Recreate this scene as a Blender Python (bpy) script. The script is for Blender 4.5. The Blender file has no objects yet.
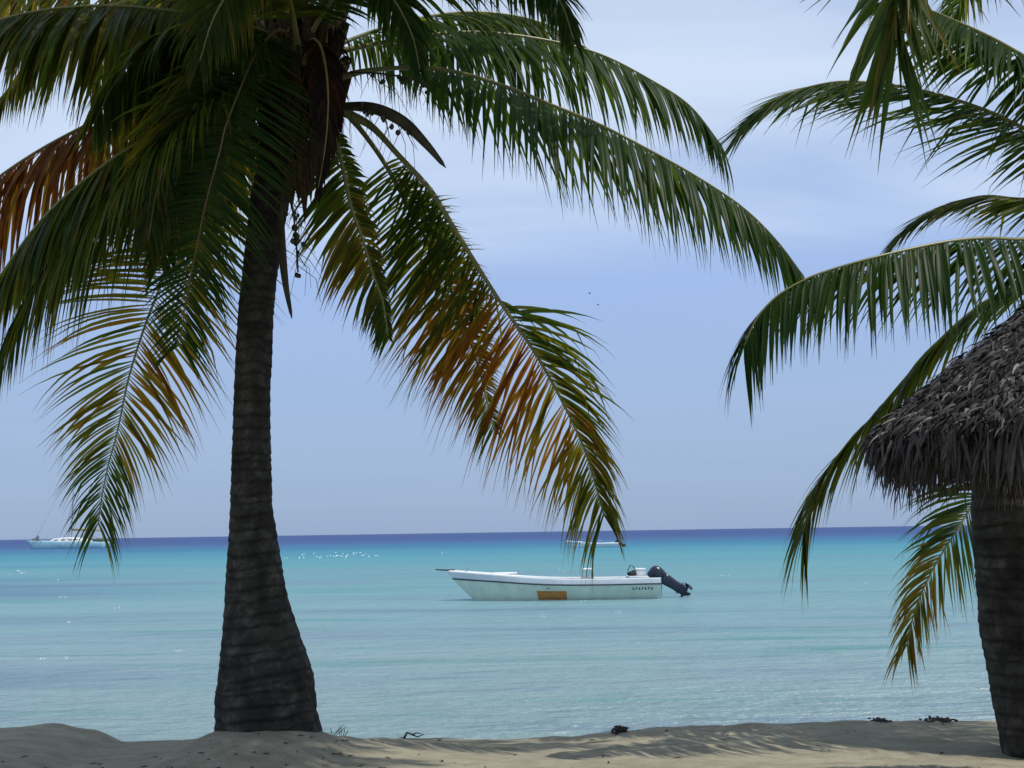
import bpy, bmesh, math, random
from mathutils import Vector, Matrix, noise as mnoise

random.seed(11)
R = math.radians
scene = bpy.context.scene
COL = scene.collection
ZUP = Vector((0, 0, 1))

# ------------------------------------------------------------------ camera
F = 1030.0
CAM = Vector((0, 0, 1.5))
CM = Matrix.Rotation(R(98.18), 3, 'X') @ Matrix.Rotation(R(-0.87), 3, 'Z')
cam_d = bpy.data.cameras.new('camera')
cam_d.sensor_width = 36.0
cam_d.lens = 36.0 * F / 1024.0
cam_d.clip_start = 0.05
cam_d.clip_end = 60000
cam = bpy.data.objects.new('camera', cam_d)
COL.objects.link(cam)
cam.matrix_world = Matrix.Translation(CAM) @ CM.to_4x4()
scene.camera = cam


def ray(u, v):
    return CM @ Vector(((u - 512) / F, (384 - v) / F, -1))


def at(u, v, Y):
    d = ray(u, v)
    return CAM + d * (Y / d.y)


def on_plane(u, v, z):
    d = ray(u, v)
    return CAM + d * ((z - CAM.z) / d.z)


SEA = -0.65

# ------------------------------------------------------------------ helpers


def tag(o, label=None, cat=None, group=None, kind=None):
    if label: o['label'] = label
    if cat: o['category'] = cat
    if group: o['group'] = group
    if kind: o['kind'] = kind
    return o


def empty(name, loc, rotz=0.0):
    o = bpy.data.objects.new(name, None)
    o.empty_display_size = 0.2
    COL.objects.link(o)
    o.location = loc
    o.rotation_euler = (0, 0, rotz)
    return o


class MB:
    """collects verts / faces, links them as one mesh object"""

    def __init__(self):
        self.v = []; self.f = []; self.a = []; self.mi = []; self.cur = 0

    def add(self, vs, fs, a=0.0):
        n = len(self.v)
        self.v.extend([tuple(p) for p in vs])
        if isinstance(a, (list, tuple)):
            self.a.extend(a)
        else:
            self.a.extend([a] * len(vs))
        for f in fs:
            self.f.append(tuple(i + n for i in f)); self.mi.append(self.cur)

    def tube(self, pts, rad, n=8, cap=True, flat=1.0, a=0.0):
        pts = [Vector(p) for p in pts]
        if not isinstance(rad, (list, tuple)): rad = [rad] * len(pts)
        vs = []; fs = []
        ref = None
        for i, p in enumerate(pts):
            t = (pts[min(i + 1, len(pts) - 1)] - pts[max(i - 1, 0)]).normalized()
            if ref is None:
                ref = t.cross(Vector((0.3, 1, 0.2)))
                if ref.length < 0.1: ref = t.cross(Vector((1, 0, 0)))
            s = (ref - t * ref.dot(t)).normalized(); ref = s
            b = t.cross(s)
            for k in range(n):
                q = 2 * math.pi * k / n
                vs.append(p + s * math.cos(q) * rad[i] + b * math.sin(q) * rad[i] * flat)
        for i in range(len(pts) - 1):
            for k in range(n):
                k2 = (k + 1) % n
                fs.append((i * n + k, i * n + k2, (i + 1) * n + k2, (i + 1) * n + k))
        if cap:
            fs.append(tuple(reversed(range(n))))
            fs.append(tuple((len(pts) - 1) * n + k for k in range(n)))
        self.add(vs, fs, a)

    def box(self, c, s, rot=None):
        c = Vector(c); vs = []
        for x in (-1, 1):
            for y in (-1, 1):
                for z in (-1, 1):
                    p = Vector((x * s[0] / 2, y * s[1] / 2, z * s[2] / 2))
                    if rot: p = rot @ p
                    vs.append(c + p)
        self.add(vs, [(0, 1, 3, 2), (4, 6, 7, 5), (0, 4, 5, 1), (2, 3, 7, 6), (0, 2, 6, 4), (1, 5, 7, 3)])

    def blob(self, c, r, seg=8, rings=5, jit=0.0):
        c = Vector(c)
        if not isinstance(r, (list, tuple)): r = (r, r, r)
        vs = [c + Vector((0, 0, r[2]))]
        for i in range(1, rings):
            th = math.pi * i / rings
            for k in range(seg):
                ph = 2 * math.pi * k / seg
                j = 1 + random.uniform(-jit, jit)
                vs.append(c + Vector((r[0] * math.sin(th) * math.cos(ph) * j, r[1] * math.sin(th) * math.sin(ph) * j, r[2] * math.cos(th) * j)))
        vs.append(c - Vector((0, 0, r[2])))
        fs = []
        for k in range(seg):
            fs.append((0, 1 + k, 1 + (k + 1) % seg))
        for i in range(rings - 2):
            for k in range(seg):
                a0 = 1 + i * seg + k; a1 = 1 + i * seg + (k + 1) % seg
                fs.append((a0, a0 + seg, a1 + seg, a1))
        l = len(vs) - 1; b = 1 + (rings - 2) * seg
        for k in range(seg):
            fs.append((l, b + (k + 1) % seg, b + k))
        self.add(vs, fs)

    def build(self, name, mats, parent=None, smooth=True, attr=False, bevel=0.0, local=True):
        me = bpy.data.meshes.new(name)
        vv = self.v
        if parent is not None and local:
            inv = WORLD[parent.name].inverted()
            vv = [tuple(inv @ Vector(p)) for p in vv]
        me.from_pydata(vv, [], self.f)
        if not isinstance(mats, (list, tuple)): mats = [mats]
        for m in mats: me.materials.append(m)
        if len(mats) > 1:
            me.polygons.foreach_set('material_index', self.mi)
        if attr:
            at_ = me.attributes.new('age', 'FLOAT', 'POINT')
            at_.data.foreach_set('value', self.a)
        if smooth:
            me.polygons.foreach_set('use_smooth', [True] * len(me.polygons))
        me.update()
        o = bpy.data.objects.new(name, me)
        COL.objects.link(o)
        if parent is not None: o.parent = parent
        WORLD[o.name] = WORLD[parent.name].copy() if parent is not None else Matrix.Identity(4)
        if bevel:
            b = o.modifiers.new('bevel', 'BEVEL'); b.width = bevel; b.segments = 2; b.limit_method = 'ANGLE'
        return o


WORLD = {}


def thing(name, loc, label, cat, group=None, rotz=0.0):
    o = empty(name, loc, rotz)
    WORLD[o.name] = Matrix.Translation(Vector(loc)) @ Matrix.Rotation(rotz, 4, 'Z')
    return tag(o, label, cat, group)


def catmull(P, n):
    P = [Vector(p) for p in P]
    P = [P[0] * 2 - P[1]] + P + [P[-1] * 2 - P[-2]]
    out = []
    m = len(P) - 3
    # arc-length resample
    dense = []
    for i in range(m):
        for j in range(24):
            t = j / 24
            a, b, c, d = P[i:i + 4]
            dense.append(0.5 * ((2 * b) + (c - a) * t + (2 * a - 5 * b + 4 * c - d) * t * t + (3 * b - a - 3 * c + d) * t ** 3))
    dense.append(P[-2].copy())
    L = [0.0]
    for i in range(1, len(dense)):
        L.append(L[-1] + (dense[i] - dense[i - 1]).length)
    j = 0
    for i in range(n):
        s = L[-1] * i / (n - 1)
        while j < len(L) - 2 and L[j + 1] < s: j += 1
        k = (s - L[j]) / max(1e-9, L[j + 1] - L[j])
        out.append(dense[j].lerp(dense[j + 1], min(1, max(0, k))))
    return out, L[-1]


def smooth01(x):
    x = min(1, max(0, x)); return x * x * (3 - 2 * x)


def interp(tab, x):
    if x <= tab[0][0]: return tab[0][1]
    for (a, b), (c, d) in zip(tab, tab[1:]):
        if x <= c: return b + (d - b) * (x - a) / (c - a)
    return tab[-1][1]


def smoothtab(tab, x):
    if x <= tab[0][0]: return tab[0][1]
    for (a, b), (c, d) in zip(tab, tab[1:]):
        if x <= c: return b + (d - b) * smooth01((x - a) / (c - a))
    return tab[-1][1]


# ------------------------------------------------------------------ materials
class NT:
    def __init__(self, name):
        self.m = bpy.data.materials.new(name)
        self.m.use_nodes = True
        self.t = self.m.node_tree
        self.t.nodes.clear()
        self.out = self.t.nodes.new('ShaderNodeOutputMaterial')

    def n(self, typ, **kw):
        nd = self.t.nodes.new(typ)
        for k, v in kw.items():
            if k.startswith('i_'):
                nd.inputs[k[2:].replace('_', ' ')].default_value = v
            else:
                setattr(nd, k, v)
        return nd

    def l(self, a, b): self.t.links.new(a, b)

    def ramp(self, fac, stops, interp_='LINEAR'):
        r = self.n('ShaderNodeValToRGB')
        r.color_ramp.interpolation = interp_
        e = r.color_ramp.elements
        while len(e) < len(stops): e.new(0.5)
        for i, (p, c) in enumerate(stops):
            e[i].position = p; e[i].color = (*c, 1)
        self.l(fac, r.inputs[0])
        return r.outputs[0]

    def noise(self, scale, detail=4, rough=0.55, vec=None, dist=0.0):
        nn = self.n('ShaderNodeTexNoise')
        nn.inputs['Scale'].default_value = scale
        nn.inputs['Detail'].default_value = detail
        nn.inputs['Roughness'].default_value = rough
        nn.inputs['Distortion'].default_value = dist
        if vec is not None: self.l(vec, nn.inputs['Vector'])
        return nn.outputs['Fac']

    def math(self, op, a, b=None, clamp=False):
        m = self.n('ShaderNodeMath', operation=op, use_clamp=clamp)
        for i, x in enumerate((a, b)):
            if x is None: continue
            if isinstance(x, (int, float)): m.inputs[i].default_value = x
            else: self.l(x, m.inputs[i])
        return m.outputs[0]

    def mapping(self, src, scale=(1, 1, 1), rot=(0, 0, 0)):
        mp = self.n('ShaderNodeMapping')
        mp.inputs['Scale'].default_value = scale
        mp.inputs['Rotation'].default_value = rot
        self.l(src, mp.inputs['Vector'])
        return mp.outputs[0]

    def mixc(self, fac, a, b, blend='MIX'):
        m = self.n('ShaderNodeMix', data_type='RGBA', blend_type=blend)
        for s, x in ((m.inputs[0], fac), (m.inputs[6], a), (m.inputs[7], b)):
            if isinstance(x, (int, float)): s.default_value = x
            elif isinstance(x, tuple): s.default_value = (*x, 1)
            else: self.l(x, s)
        return m.outputs[2]

    def bump(self, h, strength=0.5, dist=0.02):
        b = self.n('ShaderNodeBump')
        if isinstance(strength, (int, float)): b.inputs['Strength'].default_value = strength
        else: self.l(strength, b.inputs['Strength'])
        b.inputs['Distance'].default_value = dist
        self.l(h, b.inputs['Height'])
        return b.outputs[0]

    def principled(self, color, rough=0.6, normal=None, spec=0.4, metal=0.0):
        p = self.n('ShaderNodeBsdfPrincipled')
        if isinstance(color, tuple): p.inputs['Base Color'].default_value = (*color, 1)
        else: self.l(color, p.inputs['Base Color'])
        if isinstance(rough, (int, float)): p.inputs['Roughness'].default_value = rough
        else: self.l(rough, p.inputs['Roughness'])
        p.inputs['Specular IOR Level'].default_value = spec
        p.inputs['Metallic'].default_value = metal
        if normal is not None: self.l(normal, p.inputs['Normal'])
        return p.outputs[0]

    def done(self, sh):
        self.l(sh, self.out.inputs[0]); return self.m

    def obj(self): return self.n('ShaderNodeTexCoord').outputs['Object']
    def pos(self): return self.n('ShaderNodeNewGeometry').outputs['Position']


def paint(name, c, rough=0.4, var=0.12, scale=6.0, spec=0.4, bump=0.05, metal=0.0):
    m = NT(name)
    o = m.obj()
    n1 = m.noise(scale, 5, 0.6, o)
    dark = tuple(x * (1 - var * 2) for x in c); lite = tuple(min(1, x * (1 + var)) for x in c)
    colr = m.ramp(n1, [(0.3, dark), (0.7, lite)])
    nb = m.bump(m.noise(scale * 8, 3, 0.5, o), bump, 0.01)
    return m.done(m.principled(colr, rough, nb, spec, metal))


def leaf_material():
    m = NT('palm_leaflet')
    a = m.n('ShaderNodeAttribute', attribute_name='age').outputs['Fac']
    p = m.pos()
    n1 = m.noise(9.0, 3, 0.6, p)
    n2 = m.noise(60.0, 2, 0.5, p)
    f = m.math('ADD', a, m.math('MULTIPLY', m.math('SUBTRACT', n1, 0.5), 0.28))
    f = m.math('ADD', f, m.math('MULTIPLY', m.math('SUBTRACT', n2, 0.5), 0.16), clamp=True)
    colr = m.ramp(f, [(0.0, (0.018, 0.048, 0.011)), (0.25, (0.032, 0.064, 0.010)), (0.42, (0.070, 0.078, 0.012)),
                      (0.60, (0.17, 0.085, 0.012)), (0.78, (0.125, 0.042, 0.010)), (1.0, (0.022, 0.014, 0.009))])
    tcol = m.ramp(f, [(0.0, (0.055, 0.115, 0.014)), (0.25, (0.13, 0.18, 0.014)), (0.42, (0.36, 0.31, 0.02)),
                      (0.60, (0.60, 0.26, 0.02)), (0.78, (0.42, 0.11, 0.015)), (1.0, (0.03, 0.015, 0.008))])
    pr = m.principled(colr, 0.42, None, 0.14)
    tr = m.n('ShaderNodeBsdfTranslucent'); m.l(tcol, tr.inputs['Color'])
    mx = m.n('ShaderNodeMixShader'); mx.inputs[0].default_value = 0.48
    m.l(pr, mx.inputs[1]); m.l(tr.outputs[0], mx.inputs[2])
    return m.done(mx.outputs[0])


def midrib_material():
    m = NT('frond_midrib')
    a = m.n('ShaderNodeAttribute', attribute_name='age').outputs['Fac']
    n1 = m.noise(14.0, 4, 0.6, m.pos())
    f = m.math('ADD', a, m.math('MULTIPLY', m.math('SUBTRACT', n1, 0.5), 0.5), clamp=True)
    colr = m.ramp(f, [(0.0, (0.16, 0.19, 0.06)), (0.45, (0.20, 0.16, 0.05)), (1.0, (0.07, 0.045, 0.025))])
    return m.done(m.principled(colr, 0.38, None, 0.5))


def trunk_material():
    m = NT('palm_bark')
    p = m.pos()
    a = m.n('ShaderNodeAttribute', attribute_name='age').outputs['Fac']
    n1 = m.noise(7.0, 6, 0.65, p)
    st = m.noise(5.0, 5, 0.6, m.mapping(p, (7, 7, 1.0)))
    lich = m.noise(3.2, 3, 0.5, p)
    base = m.ramp(n1, [(0.30, (0.020, 0.017, 0.014)), (0.52, (0.052, 0.047, 0.039)), (0.78, (0.15, 0.14, 0.115))])
    base = m.mixc(m.math('MULTIPLY', m.math('SUBTRACT', lich, 0.55, True), 2.2, True), base, (0.085, 0.092, 0.065))
    crack = m.math('MULTIPLY', m.math('SUBTRACT', m.noise(9.0, 4, 0.7, m.mapping(p, (6, 6, 0.8))), 0.58, True), 7.0, True)
    base = m.mixc(m.math('MULTIPLY', crack, 0.8), base, (0.02, 0.017, 0.014))
    colr = m.mixc(a, base, (0.016, 0.014, 0.012))
    h = m.math('ADD', m.math('MULTIPLY', st, 0.7), m.noise(45, 4, 0.6, p))
    return m.done(m.principled(colr, 0.9, m.bump(h, 0.7, 0.02), 0.15))


def fibre_material():
    m = NT('palm_fibre')
    n1 = m.noise(18.0, 5, 0.65, m.mapping(m.pos(), (3, 3, 0.6)))
    colr = m.ramp(n1, [(0.3, (0.022, 0.015, 0.009)), (0.7, (0.10, 0.066, 0.036))])
    return m.done(m.principled(colr, 0.95, m.bump(n1, 0.6, 0.02), 0.1))


def thatch_material():
    m = NT('dry_thatch')
    a = m.n('ShaderNodeAttribute', attribute_name='age').outputs['Fac']
    n1 = m.noise(26.0, 4, 0.6, m.pos())
    f = m.math('ADD', a, m.math('MULTIPLY', m.math('SUBTRACT', n1, 0.5), 0.5), clamp=True)
    colr = m.ramp(f, [(0.0, (0.020, 0.016, 0.014)), (0.5, (0.075, 0.064, 0.056)), (0.85, (0.17, 0.155, 0.14)), (1.0, (0.33, 0.31, 0.29))])
    return m.done(m.principled(colr, 0.6, None, 0.35))


def sand_material():
    m = NT('beach_sand')
    p = m.pos()
    big = m.noise(0.8, 5, 0.6, p)
    mid = m.noise(6.0, 6, 0.65, m.mapping(p, (0.7, 1.6, 1)))
    fine = m.noise(90.0, 4, 0.7, p)
    base = m.ramp(mid, [(0.30, (0.25, 0.223, 0.158)), (0.55, (0.345, 0.318, 0.235)), (0.75, (0.40, 0.373, 0.285))])
    base = m.mixc(m.math('MULTIPLY', m.math('SUBTRACT', big, 0.5, True), 1.6, True), base, (0.235, 0.215, 0.160))
    base = m.mixc(m.math('MULTIPLY', m.math('SUBTRACT', fine, 0.62, True), 4.0, True), base, (0.16, 0.13, 0.10))
    h = m.math('ADD', m.math('MULTIPLY', mid, 1.0), m.math('MULTIPLY', fine, 0.25))
    h = m.math('ADD', h, m.math('MULTIPLY', m.noise(22, 4, 0.6, p), 0.5))
    return m.done(m.principled(base, 0.95, m.bump(h, 0.8, 0.035), 0.1))


def sea_material():
    m = NT('sea_water')
    p = m.pos()
    sx = m.n('ShaderNodeSeparateXYZ'); m.l(p, sx.inputs[0])
    y = sx.outputs['Y']
    # water depth / sea-bed colour follows the distance from the shore, with long uneven bars
    logy = m.math('LOGARITHM', m.math('MAXIMUM', y, 5.0), 10.0)
    lv = m.n('ShaderNodeCombineXYZ')
    xr = m.math('DIVIDE', sx.outputs['X'], m.math('ADD', y, 4.0))
    m.l(m.math('MULTIPLY', xr, 1.1), lv.inputs[0])
    m.l(m.math('ADD', m.math('MULTIPLY', logy, 13.0), m.math('MULTIPLY', xr, 0.35)), lv.inputs[1])
    bars = m.noise(1.0, 3, 0.55, lv.outputs[0])
    bars2 = m.noise(2.6, 3, 0.6, lv.outputs[0])
    lv2 = m.n('ShaderNodeVectorMath', operation='ADD'); m.l(lv.outputs[0], lv2.inputs[0]); lv2.inputs[1].default_value = (7.3, 4.1, 2.2)
    bars3 = m.noise(1.5, 4, 0.6, lv2.outputs[0])
    f = m.math('ADD', logy, m.math('MULTIPLY', m.math('SUBTRACT', bars, 0.5), 0.20))
    mr = m.n('ShaderNodeMapRange'); mr.inputs['From Min'].default_value = 0.9; mr.inputs['From Max'].default_value = 3.4
    m.l(f, mr.inputs['Value'])
    colr = m.ramp(mr.outputs[0], SEA_STOPS)
    near = m.n('ShaderNodeMapRange'); near.inputs['From Min'].default_value = 2.25; near.inputs['From Max'].default_value = 1.7
    m.l(logy, near.inputs['Value'])
    # green wave bands put into the colour, and lilac weedy patches
    wave_band = m.math('MULTIPLY', m.math('SUBTRACT', bars2, 0.54, True), 5.0, True)
    colr = m.mixc(m.math('MULTIPLY', m.math('MULTIPLY', wave_band, near.outputs[0]), 0.85), colr, (0.095, 0.275, 0.27))
    weed = m.math('MULTIPLY', m.math('SUBTRACT', bars3, 0.50, True), 4.5, True)
    colr = m.mixc(m.math('MULTIPLY', m.math('MULTIPLY', weed, near.outputs[0]), 0.70), colr, (0.165, 0.235, 0.335))
    lf = m.n('ShaderNodeMapRange'); lf.inputs['From Min'].default_value = -0.22; lf.inputs['From Max'].default_value = -0.55
    m.l(xr, lf.inputs['Value'])
    colr = m.mixc(m.math('MULTIPLY', m.math('MULTIPLY', m.math('MULTIPLY', m.math('SUBTRACT', bars, 0.46, True), 7.0, True), lf.outputs[0]), m.math('MULTIPLY', near.outputs[0], 0.75)), colr, (0.075, 0.145, 0.27))
    # waves
    w1 = m.noise(1.0, 5, 0.6, m.mapping(p, (0.8, 2.4, 1), (0, 0, R(6))))
    w2 = m.noise(1.0, 3, 0.5, m.mapping(p, (0.06, 0.42, 1), (0, 0, R(-4))))
    w3 = m.noise(1.0, 4, 0.6, m.mapping(p, (3.0, 7.5, 1)))
    h = m.math('ADD', m.math('MULTIPLY', w1, 0.50), m.math('MULTIPLY', w2, 1.0))
    h = m.math('ADD', h, m.math('MULTIPLY', w3, 0.13))
    fade = m.math('DIVIDE', 12.0, m.math('ADD', y, 12.0), True)
    nb = m.bump(h, m.math('ADD', m.math('MULTIPLY', fade, 0.65), 0.35), 1.7)
    df = m.n('ShaderNodeBsdfDiffuse'); m.l(colr, df.inputs['Color']); m.l(nb, df.inputs['Normal'])
    gl = m.n('ShaderNodeBsdfGlossy'); gl.inputs['Roughness'].default_value = 0.20; m.l(nb, gl.inputs['Normal'])
    fr = m.n('ShaderNodeFresnel'); fr.inputs['IOR'].default_value = 1.33; m.l(nb, fr.inputs['Normal'])
    # far off only the tilted wave faces are seen, so the mirror part of the sea falls with distance
    k_ = m.n('ShaderNodeMapRange'); k_.inputs['From Min'].default_value = 1.2; k_.inputs['From Max'].default_value = 2.7
    k_.inputs['To Min'].default_value = 0.85; k_.inputs['To Max'].default_value = 0.12
    m.l(logy, k_.inputs['Value'])
    mx = m.n('ShaderNodeMixShader')
    m.l(m.math('MINIMUM', m.math('MULTIPLY', fr.outputs[0], k_.outputs[0]), 0.55), mx.inputs[0])
    m.l(df.outputs[0], mx.inputs[1]); m.l(gl.outputs[0], mx.inputs[2])
    return m.done(mx.outputs[0])


SEA_STOPS = [(0.0, (0.245, 0.345, 0.355)), (0.14, (0.235, 0.35, 0.385)), (0.24, (0.185, 0.34, 0.375)), (0.36, (0.125, 0.31, 0.35)),
             (0.42, (0.088, 0.29, 0.35)), (0.475, (0.060, 0.25, 0.335)), (0.535, (0.042, 0.175, 0.30)), (0.585, (0.052, 0.135, 0.275)), (0.64, (0.056, 0.104, 0.245)), (0.74, (0.058, 0.098, 0.235)), (1.0, (0.062, 0.100, 0.23))]

LEAF = leaf_material(); RIB = midrib_material(); BARK = trunk_material(); FIBRE = fibre_material()
THATCH = thatch_material(); SAND = sand_material(); WATER = sea_material()
WOOD = paint('pole_wood', (0.13, 0.09, 0.06), 0.8, 0.25, 10)
NUT = paint('young_nut', (0.05, 0.055, 0.022), 0.5, 0.2, 20)
SHEATH = paint('flower_sheath', (0.055, 0.045, 0.022), 0.6, 0.3, 12)
HULLWHITE = paint('boat_white_paint', (0.58, 0.68, 0.60), 0.35, 0.07, 3)
TOPWHITE = paint('boat_gunwale_paint', (0.62, 0.68, 0.72), 0.35, 0.06, 3)
BLUEPAINT = paint('boat_blue_paint', (0.10, 0.24, 0.50), 0.4, 0.08, 3)
BRIGHT = paint('bright_white_paint', (0.82, 0.84, 0.84), 0.35, 0.05, 3)
STRIPE = paint('dark_rub_rail', (0.02, 0.035, 0.05), 0.5, 0.1, 6)
ORANGE = paint('orange_name_plate', (0.52, 0.19, 0.035), 0.5, 0.15, 9)
LETTER = paint('dark_lettering', (0.035, 0.03, 0.03), 0.5, 0.1, 9)
PALELETTER = paint('pale_lettering', (0.42, 0.30, 0.13), 0.5, 0.1, 9)
MOTOR = paint('dark_outboard', (0.018, 0.024, 0.045), 0.28, 0.15, 6, 0.5)
INSIDE = paint('boat_inside_paint', (0.42, 0.46, 0.46), 0.5, 0.1, 4)
RED = paint('faded_red_fabric', (0.30, 0.055, 0.05), 0.8, 0.2, 8)
DARKFAB = paint('dark_fabric', (0.03, 0.03, 0.035), 0.8, 0.2, 8)
GREYFAB = paint('grey_canvas', (0.16, 0.17, 0.19), 0.85, 0.2, 5)
REFLECTHULL = paint('catamaran_hull_reflection', (0.33, 0.55, 0.62), 0.4, 0.12, 0.6)  # teal reflected from the sea is put into the hull colour
ALU = paint('mast_aluminium', (0.34, 0.36, 0.40), 0.35, 0.1, 2, 0.5, 0.02, 0.3)
KHAKI = paint('khaki_canvas', (0.36, 0.33, 0.20), 0.85, 0.15, 2)
DECKGREEN = paint('green_stern_gear', (0.08, 0.14, 0.07), 0.7, 0.2, 2)
GLASSDARK = paint('tinted_window', (0.02, 0.035, 0.05), 0.12, 0.05, 2, 0.6)
WRACK = paint('dry_seaweed', (0.05, 0.042, 0.03), 0.9, 0.3, 30)
FOAM = paint('wave_foam', (0.90, 0.93, 0.93), 0.5, 0.02, 10)
BIRD = paint('dark_feathers', (0.05, 0.055, 0.07), 0.8, 0.1, 10)

# ------------------------------------------------------------------ ground
# crest of the beach: (pixel x, pixel y) where sand meets water in view
YC = 8.9
crest_px = [(-260, 728), (-90, 728), (0, 726), (55, 720.5), (95, 727), (130, 739.5), (180, 738), (240, 736), (330, 735), (400, 736), (500, 736.5),
            (560, 733), (620, 728), (690, 724), (760, 720.5), (850, 718), (960, 718.5), (1100, 720), (1300, 722)]
crest = []
for u, v in crest_px:
    q = at(u, v, YC); crest.append((q.x, q.z))
PALM_A = at(266, 728, 8.0)          # foot of the near left palm
PALM_B = at(1062, 756, 7.3)


def ground_h(x, y):
    zc = smoothtab(crest, x)
    near = -0.02
    t = smooth01((y - 5.8) / (YC - 5.8))
    z = near * (1 - t) + zc * t
    if y > YC - 0.1:
        z -= 0.55 * max(0, y - (YC - 0.1)) ** 1.15
        z = max(z, -3.0 - 0.0 * y)
    # mound round the palm foot
    d = math.hypot(x - PALM_A.x, (y - 7.85) * 0.85)
    z += 0.20 * math.exp(-(d / 0.58) ** 3.6)
    d = math.hypot((x - PALM_A.x - 0.1) * 0.5, (y - 7.7) * 0.8)
    z += 0.03 * math.exp(-(d / 0.6) ** 2)
    n = mnoise.noise(Vector((x * 0.9, y * 0.9, 1.3))) * 0.022 + mnoise.noise(Vector((x * 3.1, y * 3.1, 7.7))) * 0.010
    n += mnoise.noise(Vector((x * 7, y * 7, 3.1))) * 0.011
    return z + n * (1.0 if y < YC + 1 else 0.3)


def sand_pos(u, v):
    """where the view ray through a pixel meets the sand"""
    d = ray(u, v); s = 3.0
    while s < 40:
        p = CAM + d * s
        if p.z < ground_h(p.x, p.y): return Vector((p.x, p.y, ground_h(p.x, p.y)))
        s += 0.01
    return CAM + d * 8


def axis(lo, hi, dens):
    xs = []; x = lo
    while x < hi:
        xs.append(x)
        x += dens(x)
    xs.append(hi); return xs


g = MB()
xs = axis(-400, 400, lambda x: 0.07 if -7.5 < x < 7 else min(60, 0.07 + 0.16 * (abs(x) - 6.5)))
ys = axis(-300, 60, lambda y: 0.05 if 5.5 < y < 10.5 else (min(40, 0.05 + 0.15 * (5.5 - y)) if y < 5.5 else min(15, 0.05 + 0.25 * (y - 10.4))))
nx = len(xs)
vs = [(x, y, ground_h(x, y)) for y in ys for x in xs]
fs = [(j * nx + i, j * nx + i + 1, (j + 1) * nx + i + 1, (j + 1) * nx + i) for j in range(len(ys) - 1) for i in range(nx - 1)]
g.add(vs, fs)
sand = g.build('sand_beach', SAND)
tag(sand, kind='structure')

w = MB()
wx = [-30000, -3000, -300, -40, 40, 300, 3000, 30000]
wy = [8.6, 12, 30, 100, 400, 2000, 8000, 40000]
w.add([(x, y, SEA) for y in wy for x in wx],
      [(j * 8 + i, j * 8 + i + 1, (j + 1) * 8 + i + 1, (j + 1) * 8 + i) for j in range(7) for i in range(7)])
sea = w.build('sea', WATER, smooth=False)
tag(sea, kind='structure')

# foam sparkles: little broken wave tops
fm = MB()


def fleck(u, v, w_, h_):
    p = on_plane(u, v, SEA)
    s = p.y / F
    c = Vector((p.x, p.y, SEA + 0.01))
    n = 7
    vs = [c + Vector((0, 0, h_ * s))]
    for k in range(n):
        q = 2 * math.pi * k / n
        rr = random.uniform(0.7, 1.2)
        vs.append(c + Vector((math.cos(q) * w_ * s * 0.5 * rr, math.sin(q) * w_ * s * 0.8 * rr, -0.02)))
    fm.add(vs, [(0, 1 + k, 1 + (k + 1) % n) for k in range(n)])


for i in range(46):
    u = random.triangular(275, 392, 345)
    fleck(u, 555.5 - 0.0152 * (u - 340) + random.gauss(0, 1.4), random.uniform(0.5, 2.2), random.uniform(0.25, 0.7))
for i in range(16):
    u = random.uniform(0, 1000); v = random.triangular(556, 670, 566)
    for j in range(random.choice((1, 1, 2, 4))):
        fleck(u + random.gauss(0, 6), v + random.gauss(0, 0.7), random.uniform(0.5, 1.6), random.uniform(0.2, 0.5))
for u, v in ((19, 571), (23, 573), (62, 597), (40, 659), (67, 658), (178, 651), (118, 608), (70, 623), (543, 616), (619, 612), (442, 553)):
    for j in range(4): fleck(u + random.gauss(0, 2.2), v + random.gauss(0, 0.6), random.uniform(0.7, 1.8), random.uniform(0.15, 0.35))
tag(fm.build('wave_foam', FOAM), 'tiny white sparkling foam flecks on the turquoise sea', 'foam', kind='stuff')

# ------------------------------------------------------------------ palms
GRAV = Vector((0, 0, -1))


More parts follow.
